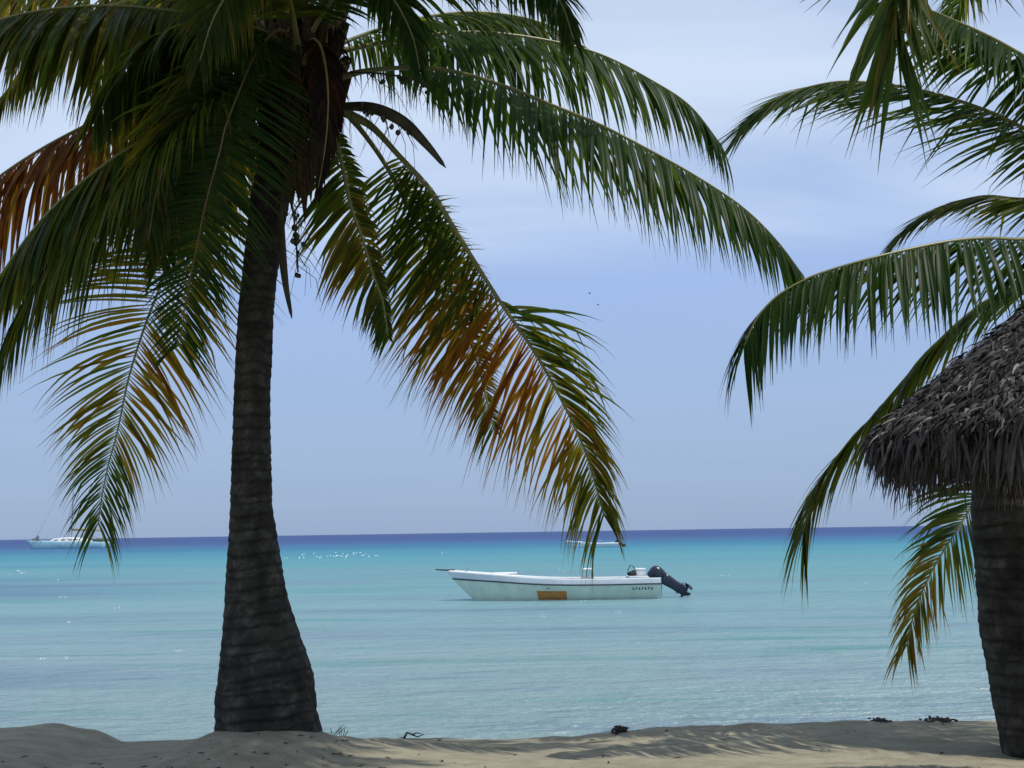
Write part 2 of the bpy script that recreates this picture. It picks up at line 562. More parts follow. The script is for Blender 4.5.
def frond(parent, P, hint=((0, 1, 0), (0, 1, 0)), L=0.85, n=82, droop=0.30, age=0.12, lift=0.05, t0=0.16, sl=(1.0, 1.0),
          wid=0.036, fwd=(62, 24), label=None, rib=0.034, tipL=0.38, jit=1.0, ribage=None, tipdry=0.35, hang=0.0, hangR=0.0, tipdroop=0.8, hangtip=1.0, hintR=None):
    """P: world points along the midrib from the crown to the tip"""
    N = 64
    n = int(n * 1.32); wid *= 1.0
    pts, length = catmull(P, N)
    h0, h1 = Vector(hint[0]), Vector(hint[1])
    agef = age if callable(age) else (lambda t, s: age)
    lf = MB()
    K = 6
    for side in (-1, 1):
        sd_ = random.uniform(0, 100)
        for i in range(n):
            xx_ = min(1.0, max(0.0, (i + random.uniform(-0.3, 0.3)) / (n - 1)))
            t = t0 + (1 - t0) * (0.72 * xx_ + 0.28 * (1 - (1 - xx_) ** 2))
            t = min(0.999, max(t0, t))
            if random.random() < 0.03 or mnoise.noise(Vector((t * 26, sd_, 9.1))) > 0.62: continue
            x = t * (N - 1); j = min(N - 2, int(x)); k = x - j
            p = pts[j].lerp(pts[j + 1], k)
            T = (pts[min(N - 1, j + 2)] - pts[max(0, j - 1)]).normalized()
            H = h0.lerp(h1, t)
            if hintR and side > 0: H = Vector(hintR(t))
            S = (H - T * H.dot(T)).normalized()
            Nn = S.cross(T)
            if Nn.z < 0: Nn = -Nn
            tt = (t - t0) / (1 - t0)
            prof = (0.55 + 0.45 * smooth01(tt / 0.22)) * (1 - (1 - tipL) * smooth01((tt - 0.42) / 0.58))
            ln = L * prof * (sl[0] if side < 0 else sl[1]) * random.uniform(0.86, 1.08)
            if random.random() < 0.05: ln *= random.uniform(0.45, 0.8)
            ang = R(fwd[0] + (fwd[1] - fwd[0]) * tt ** 1.3 + random.gauss(0, 4.5) * jit + 9 * mnoise.noise(Vector((t * 30, sd_, 0.5))))
            d = S * side * math.sin(ang) + T * math.cos(ang) + Nn * (lift + random.gauss(0, 0.07) * jit)
            d.normalize()
            d = (d + GRAV * (hang * (1 + (hangtip - 1) * tt) + (hangR if side > 0 else 0))).normalized()
            dr = droop * random.uniform(0.6, 1.45) * (1 + tipdroop * max(0, tt - 0.35))
            tw = random.gauss(0, 0.28)
            wv = T - d * T.dot(d)
            if wv.length < 0.15: wv = Nn.cross(d)
            wv.normalize()
            up = d.cross(wv)
            wv = (wv * math.cos(tw) + up * math.sin(tw)).normalized()
            W = wid * random.uniform(0.8, 1.15) * (0.65 + 0.35 * prof) * (1 - 0.30 * smooth01((tt - 0.55) / 0.45))
            kink = random.choice((2, 3, 4)) if random.random() < 0.06 else -1
            dr *= 1 + 0.5 * mnoise.noise(Vector((t * 22, sd_, 4.2)))
            q = p.copy()
            ag0 = agef(t, side) + random.gauss(0, 0.07)
            vs = []; ages = []
            for s in range(K + 1):
                f = s / K
                ww = W * (0.35 + 0.65 * smooth01(f / 0.18)) * (1 - smooth01((f - 0.35) / 0.65) ** 1.2)
                if f == 1: ww = 0.001
                wv2 = (wv - d * wv.dot(d)).normalized()
                nn = d.cross(wv2)
                vs += [q - wv2 * ww * 0.5, q + nn * ww * 0.16, q + wv2 * ww * 0.5]
                ages += [max(0, ag0 + tipdry * max(0, f - 0.55) ** 1.5)] * 3
                q = q + d * (ln / K)
                if s == kink: d = (d + GRAV * 1.1 + Vector((random.gauss(0, 0.25), random.gauss(0, 0.25), 0))).normalized()
                d = (d + GRAV * dr * (0.35 + f)).normalized()
            fs = []
            for s in range(K):
                a = s * 3
                fs += [(a, a + 1, a + 4, a + 3), (a + 1, a + 2, a + 5, a + 4)]
            lf.add(vs, fs, ages)
    o = lf.build('frond', LEAF, parent, attr=True)
    if label: o['label'] = label
    rb = MB()
    rad = [rib * (1.55 if i / N < 0.02 else 1) * (1 - smooth01(i / N / 0.16) * 0.45) * (1 - 0.86 * (i / (N - 1))) + 0.0025 for i in range(N)]
    ra = ribage if ribage is not None else 0.2
    rb.tube(pts, rad, 7, flat=0.7, a=ra)
    rb.build('midrib', RIB, o, attr=True)
    return o


def px(*uvY): return [at(*q) for q in uvY]


def trunk(parent, secs, ring=0.10, seed=0, nseg=56, vstep=0.014):
    """secs: list of (centre, radius) from the foot up"""
    rnd = random.Random(seed)
    C, length = catmull([s[0] for s in secs], int(sum((Vector(secs[i + 1][0]) - Vector(secs[i][0])).length for i in range(len(secs) - 1)) / vstep))
    lens = [0.0]
    for i in range(1, len(secs)): lens.append(lens[-1] + (Vector(secs[i][0]) - Vector(secs[i - 1][0])).length)
    rt = [(a / lens[-1], s[1]) for a, s in zip(lens, secs)]
    # ring scars at uneven spacing
    edges = [0.0]
    while edges[-1] < length + 1: edges.append(edges[-1] + ring * rnd.uniform(0.55, 1.45))
    m = MB(); n = len(C); vs = []; ages = []
    for i, c in enumerate(C):
        s = length * i / (n - 1)
        T = (C[min(n - 1, i + 1)] - C[max(0, i - 1)]).normalized()
        X = (Vector((1, 0, 0)) - T * T.x).normalized(); Yv = T.cross(X)
        r = smoothtab(rt, i / (n - 1)) if False else interp(rt, i / (n - 1))
        for k in range(nseg):
            q = 2 * math.pi * k / nseg
            dirv = X * math.cos(q) + Yv * math.sin(q)
            ss = s + 0.022 * mnoise.noise(Vector((math.cos(q) * 1.6, math.sin(q) * 1.6, s * 2.0 + seed))) + 0.012 * mnoise.noise(Vector((math.cos(q) * 5, math.sin(q) * 5, s * 6)))
            e = max(j for j in range(len(edges)) if edges[j] <= max(0, ss))
            fr = (max(0, ss) - edges[e]) / (edges[e + 1] - edges[e])
            nz = mnoise.noise(Vector((math.cos(q) * 2.5, math.sin(q) * 2.5, s * 3.5 + seed))) * 0.04
            nz += mnoise.noise(Vector((math.cos(q) * 9, math.sin(q) * 9, s * 9 + seed))) * 0.018
            ra_ = 0.45 + 0.9 * (0.5 + 0.5 * mnoise.noise(Vector((math.cos(q) * 1.8, math.sin(q) * 1.8, e * 3.7 + seed))))
            saw = 0.016 * ra_ * (1 - fr) * min(1, fr * 9)
            nz += -0.03 * max(0, mnoise.noise(Vector((math.cos(q) * 14, math.sin(q) * 14, s * 1.6 + 5 * seed))) - 0.25)
            rr = r * (1 + nz) + saw * min(1, r / 0.16) * 0.55
            vs.append(c + dirv * rr)
            ages.append(min(1, (1.0 * max(0, 1 - fr * 4) + 0.6 * max(0, (fr - 0.8) / 0.2)) * ra_ + 0.5 * max(0, mnoise.noise(Vector((math.cos(q) * 3, math.sin(q) * 3, s * 5 + seed))))))
    fs = []
    for i in range(n - 1):
        for k in range(nseg):
            k2 = (k + 1) % nseg
            fs.append((i * nseg + k, i * nseg + k2, (i + 1) * nseg + k2, (i + 1) * nseg + k))
    fs.append(tuple((n - 1) * nseg + k for k in range(nseg)))
    m.add(vs, fs, ages)
    return m.build('trunk', BARK, parent, attr=True)


# ---- near left palm
palmA = thing('coconut_palm', (PALM_A.x, PALM_A.y, PALM_A.z - 0.1),
              'tall coconut palm with swollen base and browning fronds on the sand mound', 'palm tree')
edgesA = [(745, 211, 325), (728, 215, 320), (716, 217.5, 316.5), (700, 217, 315.5), (683, 217.5, 314), (663, 219.5, 307), (645, 221.5, 300), (624, 223.5, 293), (605, 224.8, 288), (585, 226, 284),
          (565, 227.5, 280.5), (546, 228.8, 277.5), (525, 230, 274.5), (507, 231, 272), (480, 231.8, 271), (434, 233.5, 269.5), (395, 234.5, 270), (356, 236, 271.5),
          (315, 239, 273.5), (278, 242.5, 276.5), (240, 246.5, 282), (200, 251, 289), (160, 260, 300), (110, 272, 312), (60, 282, 314), (20, 292, 314)]
secsA = []
for v, a, b in edgesA:
    p, q = at(a, v, 8.0), at(b, v, 8.0)
    secsA.append(((p + q) / 2, (q - p).length / 2 * 0.985))
trunk(palmA, secsA, 0.085, 3)

OA = (300, 62, 8.0)
IMG = lambda a: (math.cos(R(a)), 0.0, math.sin(R(a)))   # a direction across the view plane, degrees from the right
SIDE = (0, 1, 0)
# right, long sunlit
frond(palmA, px((312, 92, 8.0), (352, 74, 7.95), (396, 68, 7.9), (436, 69, 7.8), (472, 76, 7.75), (515, 90, 7.65), (554, 106, 7.6), (600, 125, 7.5), (660, 156, 7.4), (702, 180, 7.35), (742, 207, 7.3), (776, 240, 7.3), (804, 277, 7.3)),
      hint=((0, 1, 0.35), (0, 1, 0.5)), L=1.05, n=96, droop=0.30, age=lambda t, s: 0.06 + 0.10 * (s > 0), lift=0.05, t0=0.2, fwd=(80, 48), hang=0.85, tipL=0.52,
      label='long green frond reaching out to the right with a sunlit midrib')
frond(palmA, px((308, 60, 8.05), (346, 50, 8.1), (410, 38, 8.2), (470, 32, 8.35), (534, 38, 8.5), (597, 53, 8.65), (651, 80, 8.75), (690, 106, 8.8), (722, 146, 8.9)),
      hint=((0, 1, 0.2), (0, 1, 0.5)), L=1.05, n=92, droop=0.30, age=0.10, t0=0.16, fwd=(76, 42), hang=0.75, tipL=0.5)
frond(palmA, px((306, 50, 7.9), (350, 0, 7.7), (430, -40, 7.4), (510, -35, 7.1), (556, -4, 7.0), (574, 40, 6.95)),
      hint=((0.2, 1, 0.2), IMG(20)), L=0.8, n=86, droop=0.25, age=0.14, t0=0.2, hang=0.45)
frond(palmA, px((308, 60, 8.1), (360, 36, 8.3), (420, 18, 8.5), (480, 12, 8.7), (540, 22, 8.9), (590, 50, 9.0)),
      hint=(SIDE, (0, 1, 0.3)), L=0.85, n=84, droop=0.30, age=0.2, t0=0.14, hang=0.6)
# the big browning frond hanging to the right
def fold4(t):
    k = smooth01((t - 0.42) / 0.22)
    return Vector((0.02, 0.75, -0.72)).lerp(Vector((0.93, -0.30, 0.05)), k)
def age4(t, s):
    a = 0.20
    a += 0.46 * math.exp(-((t - 0.62) / 0.20) ** 2) if s < 0 else 0.16 * math.exp(-((t - 0.72) / 0.2) ** 2)
    return a + (0.12 if t > 0.75 else 0)
frond(palmA, px((325, 100, 7.95), (346, 113, 7.95), (372, 127, 8.0), (399, 156, 8.05), (428, 187, 8.1), (440, 205, 8.1), (468, 251, 8.2), (499, 300, 8.3), (537, 356, 8.4), (565, 407, 8.5), (584, 448, 8.55), (595, 483, 8.6), (601, 505, 8.65), (604, 516, 8.65)),
      hint=((0.70, -0.55, 0.40), (0.93, -0.35, 0.15)), L=1.10, n=124, droop=0.19, age=age4, t0=0.2, sl=(1.26, 0.84), fwd=(88, 36), tipL=0.50, wid=0.030, hangR=0.45, hintR=fold4, tipdroop=1.6, rib=0.045, lift=0.02, jit=1.2, tipdry=0.15,
      label='long drooping frond with its leaflets turned orange brown along the middle')
def age5(t, s): return 0.28 + 0.36 * math.exp(-((t - 0.7) / 0.22) ** 2)
frond(palmA, px((322, 98, 8.2), (345, 112, 8.25), (367, 138, 8.3), (385, 164, 8.35), (401, 193, 8.4), (417, 224, 8.45), (432, 250, 8.5), (455, 300, 8.6), (478, 366, 8.7), (494, 430, 8.75)),
      hint=((0.85, -0.3, 0.35), (0.96, -0.1, 0.25)), L=0.98, n=112, droop=0.14, age=age5, t0=0.24, sl=(1.0, 0.42), fwd=(84, 40), wid=0.025, rib=0.04)
def age5b(t, s): return 0.25 + 0.20 * math.exp(-((t - 0.62) / 0.2) ** 2)
frond(palmA, px((318, 92, 7.8), (332, 122, 7.75), (341, 159, 7.75), (351, 206, 7.8), (362, 237, 7.85), (372, 271, 7.9), (383, 302, 7.95), (388, 336, 8.0)),
      hint=((0.95, -0.2, 0.25), (0.95, -0.2, 0.3)), L=0.56, n=66, droop=0.20, age=age5b, t0=0.2, sl=(1.25, 0.40), fwd=(72, 36), wid=0.036, rib=0.04)
# front centre frond, shiny leaflets over the trunk
frond(palmA, px((292, 40, 7.7), (278, 30, 7.4), (256, 53, 7.2), (242, 84, 7.1), (226, 125, 7.0), (220, 150, 7.0), (206, 202, 7.0), (196, 250, 7.05), (186, 300, 7.1), (180, 345, 7.15)),
      hint=((0.9, 0.35, 0.1), (0.95, 0.2, 0.1)), L=0.72, n=96, droop=0.10, age=0.08, t0=0.14, fwd=(84, 40), wid=0.023, rib=0.02, tipL=0.5, ribage=0.75)
def age7(t, s):
    a = 0.36 + (0.16 if s > 0 else 0.10) * math.exp(-((t - 0.62) / 0.2) ** 2)
    return a - (0.14 if t > 0.86 else 0)
frond(palmA, px((292, 70, 8.1), (262, 70, 8.2), (228, 112, 8.4), (200, 175, 8.5), (180, 235, 8.6), (169, 265, 8.6), (146, 323, 8.7), (129, 377, 8.75), (117, 433, 8.8), (108, 466, 8.8), (102, 496, 8.8), (98, 524, 8.8)),
      hint=((0.96, 0.1, 0.25), (0.98, 0.1, 0.15)), L=1.12, n=104, droop=0.13, age=age7, t0=0.2, fwd=(84, 30), wid=0.027, tipL=0.46, tipdroop=2.2, rib=0.034, ribage=0.0, tipdry=0.1,
      label='yellowing frond hanging low on the left with a pale midrib')
# left side
frond(palmA, px((288, 66, 8.0), (235, 70, 8.0), (195, 80, 8.0), (158, 93, 7.95), (130, 105, 7.9), (97, 120, 7.9), (45, 147, 7.85), (0, 176, 7.8), (-60, 222, 7.75), (-110, 280, 7.7)),
      hint=((0, 1, 0.2), (0, 1, 0.3)), L=1.12, n=92, droop=0.36, age=lambda t, s: 0.56 + 0.16 * (t > 0.4), t0=0.26, hang=0.9, fwd=(78, 44),
      label='reddish brown frond sweeping out to the left')
frond(palmA, px((290, 72, 7.9), (240, 78, 7.5), (190, 105, 7.2), (150, 135, 7.0), (104, 165, 6.8), (46, 215, 6.6), (0, 277, 6.5), (-34, 340, 6.5)),
      hint=((0, 1, 0.2), (-0.3, 1, 0.4)), L=1.0, n=88, droop=0.28, age=0.27, t0=0.16, hang=0.7, fwd=(74, 38), wid=0.042, tipL=0.65)
frond(palmA, px((290, 72, 8.0), (250, 95, 7.9), (205, 105, 7.8), (165, 125, 7.7), (120, 165, 7.6), (80, 215, 7.55), (50, 280, 7.5)),
      hint=((0, 1, 0.2), (0.2, 1, 0.4)), L=0.95, n=84, droop=0.28, age=0.30, t0=0.16, hang=0.7, fwd=(74, 38))
frond(palmA, px((290, 50, 7.9), (240, 25, 7.6), (180, 12, 7.3), (90, 6, 7.0), (0, 20, 6.8), (-80, 60, 6.7)),
      hint=(SIDE, (0, 1, 0.3)), L=1.0, n=100, droop=0.3, age=0.30, t0=0.14, hang=0.9, fwd=(74, 48), wid=0.042)
frond(palmA, px((290, 45, 8.1), (230, 0, 8.3), (150, -20, 8.5), (60, -25, 8.7), (-40, 10, 8.8)),
      hint=(SIDE, (0, 1, 0.3)), L=1.05, n=90, droop=0.3, age=0.42, t0=0.14, hang=0.9, fwd=(74, 48), wid=0.042)
frond(palmA, px((294, 50, 7.8), (260, 30, 7.4), (215, 20, 7.1), (165, 35, 6.9), (120, 75, 6.8), (95, 120, 6.8)),
      hint=((0.2, 1, 0.2), (0.5, 0.8, 0.3)), L=0.9, n=88, droop=0.28, age=0.2, t0=0.14, hang=0.6, fwd=(74, 40), wid=0.042)
frond(palmA, px((292, 60, 7.9), (262, 48, 7.7), (226, 62, 7.5), (196, 100, 7.4), (176, 155, 7.4), (165, 215, 7.45), (160, 262, 7.5)),
      hint=((0.4, 0.9, 0.1), (0.8, 0.5, 0.2)), L=0.85, n=88, droop=0.24, age=0.34, t0=0.14, hang=0.5, fwd=(74, 40))
frond(palmA, px((296, 60, 8.2), (262, 62, 8.5), (232, 100, 8.8), (215, 160, 9.0), (204, 225, 9.1), (198, 290, 9.1)),
      hint=((0.9, 0.3, 0.2), (0.95, 0.2, 0.2)), L=0.72, n=72, droop=0.24, age=0.22, t0=0.16, fwd=(66, 30))
frond(palmA, px((298, 50, 7.6), (290, 0, 7.2), (270, -30, 6.9), (240, -20, 6.7), (215, 15, 6.6), (200, 60, 6.6)),
      hint=((1, 0.2, 0), (1, 0.2, 0.2)), L=0.7, n=74, droop=0.26, age=0.3, t0=0.16, hang=0.2)
frond(palmA, px((302, 50, 7.8), (325, 10, 7.5), (350, -20, 7.2), (385, -10, 7.0), (410, 30, 6.95), (420, 70, 6.95)),
      hint=((1, 0.3, 0), (1, 0.3, 0.2)), L=0.55, n=66, droop=0.26, age=0.16, t0=0.16, hang=0.2)
for P, h_, L_, a_ in (
        (((290, 60, 8.1), (240, 40, 8.5), (190, 50, 8.9), (140, 85, 9.2), (105, 140, 9.4), (85, 205, 9.5)), ((0.3, 1, 0.2), (0.5, 0.8, 0.3)), 1.0, 0.42),
        (((290, 60, 7.8), (250, 60, 7.4), (212, 85, 7.1), (180, 130, 6.9), (158, 185, 6.85), (148, 240, 6.85)), ((0.3, 1, 0.2), (0.6, 0.7, 0.3)), 0.85, 0.30),
        (((290, 50, 8.0), (235, 10, 7.9), (170, -5, 7.8), (100, 10, 7.7), (40, 50, 7.6), (0, 100, 7.6)), (SIDE, (0, 1, 0.4)), 0.9, 0.34),
        (((292, 50, 8.2), (250, 5, 8.6), (200, -10, 9.0), (150, 5, 9.4), (110, 45, 9.6), (90, 95, 9.7)), (SIDE, (0.3, 1, 0.4)), 1.0, 0.25),
        (((290, 72, 7.9), (235, 88, 7.5), (180, 125, 7.1), (120, 180, 6.8), (70, 235, 6.65), (25, 300, 6.6), (-8, 370, 6.6)), (SIDE, (-0.2, 1, 0.4)), 1.25, 0.26),
        (((290, 70, 8.1), (225, 90, 8.2), (150, 150, 8.3), (85, 205, 8.4), (30, 255, 8.4), (-20, 320, 8.4)), (SIDE, (0, 1, 0.4)), 1.0, 0.36),
        (((292, 70, 8.3), (255, 85, 8.8), (225, 130, 9.2), (205, 185, 9.4), (190, 250, 9.5)), ((0.6, 0.7, 0.2), (0.8, 0.5, 0.2)), 0.85, 0.45)):
    frond(palmA, px(*P), hint=h_, L=L_, n=88, droop=0.28, age=a_, t0=0.14, hang=0.6, fwd=(74, 42), ribage=0.8)
# short dense ones at the heart, and fronds above the frame that shade the sand
frond(palmA, px((302, 60, 7.7), (312, 40, 7.4), (322, 50, 7.25), (328, 90, 7.2), (326, 140, 7.25), (318, 190, 7.3)),
      hint=((0.95, 0.2, 0), (1, 0.2, 0)), L=0.36, n=66, droop=0.35, age=1.0, t0=0.1, hang=0.45, fwd=(50, 20), label='dead brown frond hanging against the trunk')
for (dx, dy, dz, L_) in ((-0.5, -2.9, 0.6, 0.95), (1.1, -2.7, 0.8, 0.95), (2.9, -2.0, 0.75, 0.95), (0.3, -2.2, 1.6, 0.95), (1.9, -2.7, 1.3, 0.95), (-1.3, -2.7, 1.0, 0.95), (-1.9, -2.1, 0.5, 0.85), (0.5, 1.2, 2.6, 0.8), (-0.9, 0.9, 2.5, 0.8), (2.4, -1.6, 0.6, 0.85), (-2.6, 0.6, 1.6, 0.85), (2.0, 0.9, 2.0, 0.8), (0.2, -0.9, 2.8, 0.8)):
    o = at(*OA) + Vector((0, 0, 0.1))
    e = o + Vector((dx, dy, dz))
    mid = o + Vector((dx * 0.45, dy * 0.45, dz * 0.75 + 0.55))
    q = o + Vector((dx * 0.15, dy * 0.15, dz * 0.3 + 0.25))
    frond(palmA, [o, q, mid, o + Vector((dx * 0.78, dy * 0.78, dz * 0.95 + 0.45)), e], hint=((-dy, dx, 0.01), (-dy, dx, 0.01)), L=L_, n=74, droop=0.28, age=0.12, t0=0.16)

# fibre and old sheaths round the heart
fb = MB()
top = at(298, 62, 8.0)
for i in range(900):
    q = random.uniform(0, 2 * math.pi); z = random.uniform(-0.75, 0.35)
    r = 0.17 + 0.22 * random.random() * (1 - abs(z - 0.05) * 0.8)
    p = top + Vector((math.cos(q) * r, math.sin(q) * r, z))
    ln = random.uniform(0.12, 0.42); d = Vector((math.cos(q) * 0.35, math.sin(q) * 0.35, -1)) + Vector([random.gauss(0, 0.25) for _ in range(3)])
    d.normalize(); wv = Vector((-math.sin(q), math.cos(q), random.gauss(0, 0.3))).normalized() * random.uniform(0.004, 0.028)
    m1 = p + d * ln * 0.5; e = p + d * ln * 0.8 + Vector((0, 0, -ln * 0.25))
    fb.add([p - wv * 0.6, p + wv * 0.6, m1 + wv, m1 - wv, e], [(0, 1, 2, 3), (3, 2, 4)])
for i in range(26):
    q = i * 2.4; z = -0.55 + 0.035 * i
    b = top + Vector((math.cos(q) * 0.13, math.sin(q) * 0.13, z))
    tip = b + Vector((math.cos(q) * 0.28, math.sin(q) * 0.28, 0.36 + 0.1 * random.random()))
    fb.tube([b, b.lerp(tip, 0.5) + Vector((math.cos(q) * 0.05, math.sin(q) * 0.05, -0.03)), tip], [0.10, 0.075, 0.04], 7, flat=0.5)
for u, v0, v1 in ((305, 150, 226), (311, 140, 205), (299, 160, 205), (318, 130, 190), (292, 168, 212)):
    a, b = at(u - 2, v0, 7.75), at(u, v1, 7.8)
    m1 = a.lerp(b, 0.4); wv = Vector((0.05, 0.02, 0))
    fb.add([a - wv, a + wv, m1 + wv * 0.8, m1 - wv * 0.8, b], [(0, 1, 2, 3), (3, 2, 4)])
tag(fb.build('fibre', FIBRE, palmA), kind='stuff')


def sheath(parent, P, r):
    m = MB(); pts, l = catmull(P, 20)
    m.tube(pts, [r * (0.35 + 0.65 * math.sin(math.pi * min(1, 0.12 + i / 21))) if i < 19 else 0.002 for i in range(20)], 8, flat=0.45)
    return m.build('flower_sheath', SHEATH, parent)


def cluster(parent, P, n, spread, seed, strands=14):
    rnd = random.Random(seed)
    m = MB(); pts, l = catmull(P, 16)
    m.tube(pts, 0.008, 6)
    for i in range(strands):
        p = pts[rnd.randint(3, 15)]
        e = p + Vector((rnd.gauss(0.05, 0.10), rnd.gauss(0, 0.10), -rnd.uniform(0.12, 0.42)))
        m.tube([p, p.lerp(e, 0.5) + Vector((rnd.gauss(0.02, 0.03), 0, 0.04)), e], [0.0032, 0.0025, 0.0012], 4)
    o = m.build('flower_stalk', SHEATH, parent)
    for i in range(n):
        p = pts[rnd.randint(4, 15)] + Vector((rnd.gauss(0, spread), rnd.gauss(0, spread), rnd.gauss(-0.03, spread)))
        k = MB(); r = rnd.uniform(0.013, 0.024)
        k.blob(p, (r, r, r * 1.15), 8, 6)
        k.build('nut', NUT, o)


sheath(palmA, px((281, 190, 7.72), (281, 232, 7.72), (285, 280, 7.74), (292, 319, 7.76)), 0.036)
cluster(palmA, px((284, 175, 7.72), (292, 205, 7.7), (296, 240, 7.7), (298, 272, 7.7)), 16, 0.035, 5, 16)
sheath(palmA, px((338, 106, 7.8), (372, 108, 7.7), (402, 121, 7.66), (425, 143, 7.64), (446, 168, 7.62)), 0.046)
cluster(palmA, px((340, 104, 7.8), (365, 108, 7.72), (388, 118, 7.68), (406, 130, 7.66)), 14, 0.03, 8, 20)
cluster(palmA, px((350, 72, 7.85), (385, 74, 7.75), (415, 80, 7.7), (440, 88, 7.68)), 14, 0.035, 9, 22)

# ---- right palm
palmB = thing('coconut_palm', (PALM_B.x, PALM_B.y, PALM_B.z - 0.05),
              'coconut palm with a bare leaning trunk behind the thatched parasol at the right edge', 'palm tree')
ctrB = [(775, 1064, 46), (748, 1054, 44), (741, 1050, 44), (702, 1041, 43), (663, 1033, 43), (624, 1027, 43), (585, 1022, 42), (546, 1019, 42), (507, 1016, 42.5), (460, 1018, 40), (400, 1030, 37), (320, 1066, 31),
        (240, 1096, 27), (160, 1118, 25), (90, 1132, 24), (40, 1138, 22)]
secsB = []
for v, u, hw in ctrB:
    c = at(u, v, 7.3); secsB.append((c, (hw - 4.5) / F * (c - CAM).length * 0.97))
trunk(palmB, secsB, 0.085, 9)
CB = (1136, 50, 7.3)
frond(palmB, px((1136, 60, 7.3), (1100, 78, 7.3), (1060, 76, 7.3), (1024, 56, 7.3), (994, 39, 7.25), (958, 22, 7.2), (923, 8, 7.15), (885, 0, 7.1)),
      hint=((0, 1, 0.5), (0, 1, 0.6)), L=0.8, n=84, droop=0.20, age=0.12, t0=0.1, hang=0.6, fwd=(70, 40), lift=0.0)
frond(palmB, px((1136, 80, 7.4), (1100, 150, 7.5), (1060, 142, 7.55), (1024, 128, 7.6), (990, 112, 7.6), (947, 97, 7.6), (923, 91, 7.6), (894, 85, 7.6), (866, 82, 7.6), (828, 83, 7.6), (780, 97, 7.6), (745, 124, 7.6)),
      hint=((0.0, -1, -0.5), (0.2, -1, -0.5)), L=1.02, n=100, droop=0.07, age=0.16, t0=0.14, hang=0.5, hangtip=0.1, tipdroop=0.3, fwd=(58, 14), lift=-0.05, tipL=0.5, wid=0.03,
      label='feathery green frond reaching left at the upper right')
frond(palmB, px((1136, 90, 7.8), (1110, 160, 8.0), (1070, 195, 8.2), (1024, 199, 8.4), (987, 196, 8.5), (957, 202, 8.55), (928, 213, 8.6), (904, 230, 8.6), (887, 252, 8.6)),
      hint=((0.1, 1, 0.3), (0.4, 1, 0.3)), L=0.72, n=88, droop=0.10, age=0.30, t0=0.14, hang=0.4, hangtip=0.4, fwd=(50, 16), tipL=0.5, wid=0.03)
frond(palmB, px((1136, 90, 7.2), (1115, 180, 7.2), (1075, 232, 7.15), (1024, 239, 7.1), (987, 238, 7.05), (951, 241, 7.0), (910, 249, 6.95), (868, 259, 6.9), (824, 272, 6.9), (800, 282, 6.9), (776, 297, 6.9), (757, 318, 6.9), (744, 346, 6.9)),
      hint=((0, 1, 0.3), (-0.55, 0.75, 0.55)), L=0.92, n=104, droop=0.26, age=0.07, t0=0.14, hang=0.8, fwd=(78, 36), tipL=0.62, wid=0.04,
      label='dark green frond arching left with leaflets hanging like a fringe')
frond(palmB, px((1136, 100, 7.4), (1112, 200, 7.7), (1070, 260, 8.1), (1024, 282, 8.3), (985, 302, 8.4), (948, 332, 8.45), (910, 373, 8.45), (875, 414, 8.4), (844, 448, 8.4), (821, 479, 8.4), (808, 512, 8.4), (803, 532, 8.4)),
      hint=((0.5, 0.8, 0.3), (0.7, 0.65, 0.3)), L=0.98, n=100, droop=0.16, age=0.27, t0=0.16, hang=0.30, fwd=(44, 28), tipL=0.72, wid=0.040, sl=(0.95, 1.0), ribage=0.25,
      label='yellow green frond sloping down past the thatch')
frond(palmB, px((1136, 100, 7.6), (1125, 200, 8.2), (1085, 320, 8.8), (1030, 420, 8.95), (985, 485, 8.9), (960, 525, 8.8), (938, 560, 8.7), (921, 594, 8.6), (911, 624, 8.55), (907, 645, 8.5)),
      hint=((0.8, 0.5, 0.3), (0.95, 0.25, 0.2)), L=0.95, n=92, droop=0.14, age=lambda t, s: 0.24 + 0.20 * (t > 0.8), t0=0.35, hang=0.1, wid=0.028, tipdroop=1.4, fwd=(66, 22), tipL=0.45, tipdry=0.2,
      label='low yellowing frond hanging beside the leaning trunk')
for (dx, dy, dz) in ((2.6, 0.4, -0.2), (1.7, 2.0, 0.2), (2.2, -0.9, 0.3), (2.1, -1.7, 0.5), (1.6, -2.0, 0.9), (-0.4, 2.4, 1.2), (0.6, 0.5, 2.6), (-1.9, 0.8, 1.7), (0.9, -0.3, 2.5)):
    o = at(*CB)
    e = o + Vector((dx, dy, dz))
    frond(palmB, [o, o + Vector((dx * 0.15, dy * 0.15, dz * 0.3 + 0.25)), o + Vector((dx * 0.45, dy * 0.45, dz * 0.75 + 0.5)), o + Vector((dx * 0.78, dy * 0.78, dz * 0.95 + 0.4)), e],
          hint=((-dy, dx, 0.01), (-dy, dx, 0.01)), L=0.82, n=70, droop=0.28, age=0.12, t0=0.16)

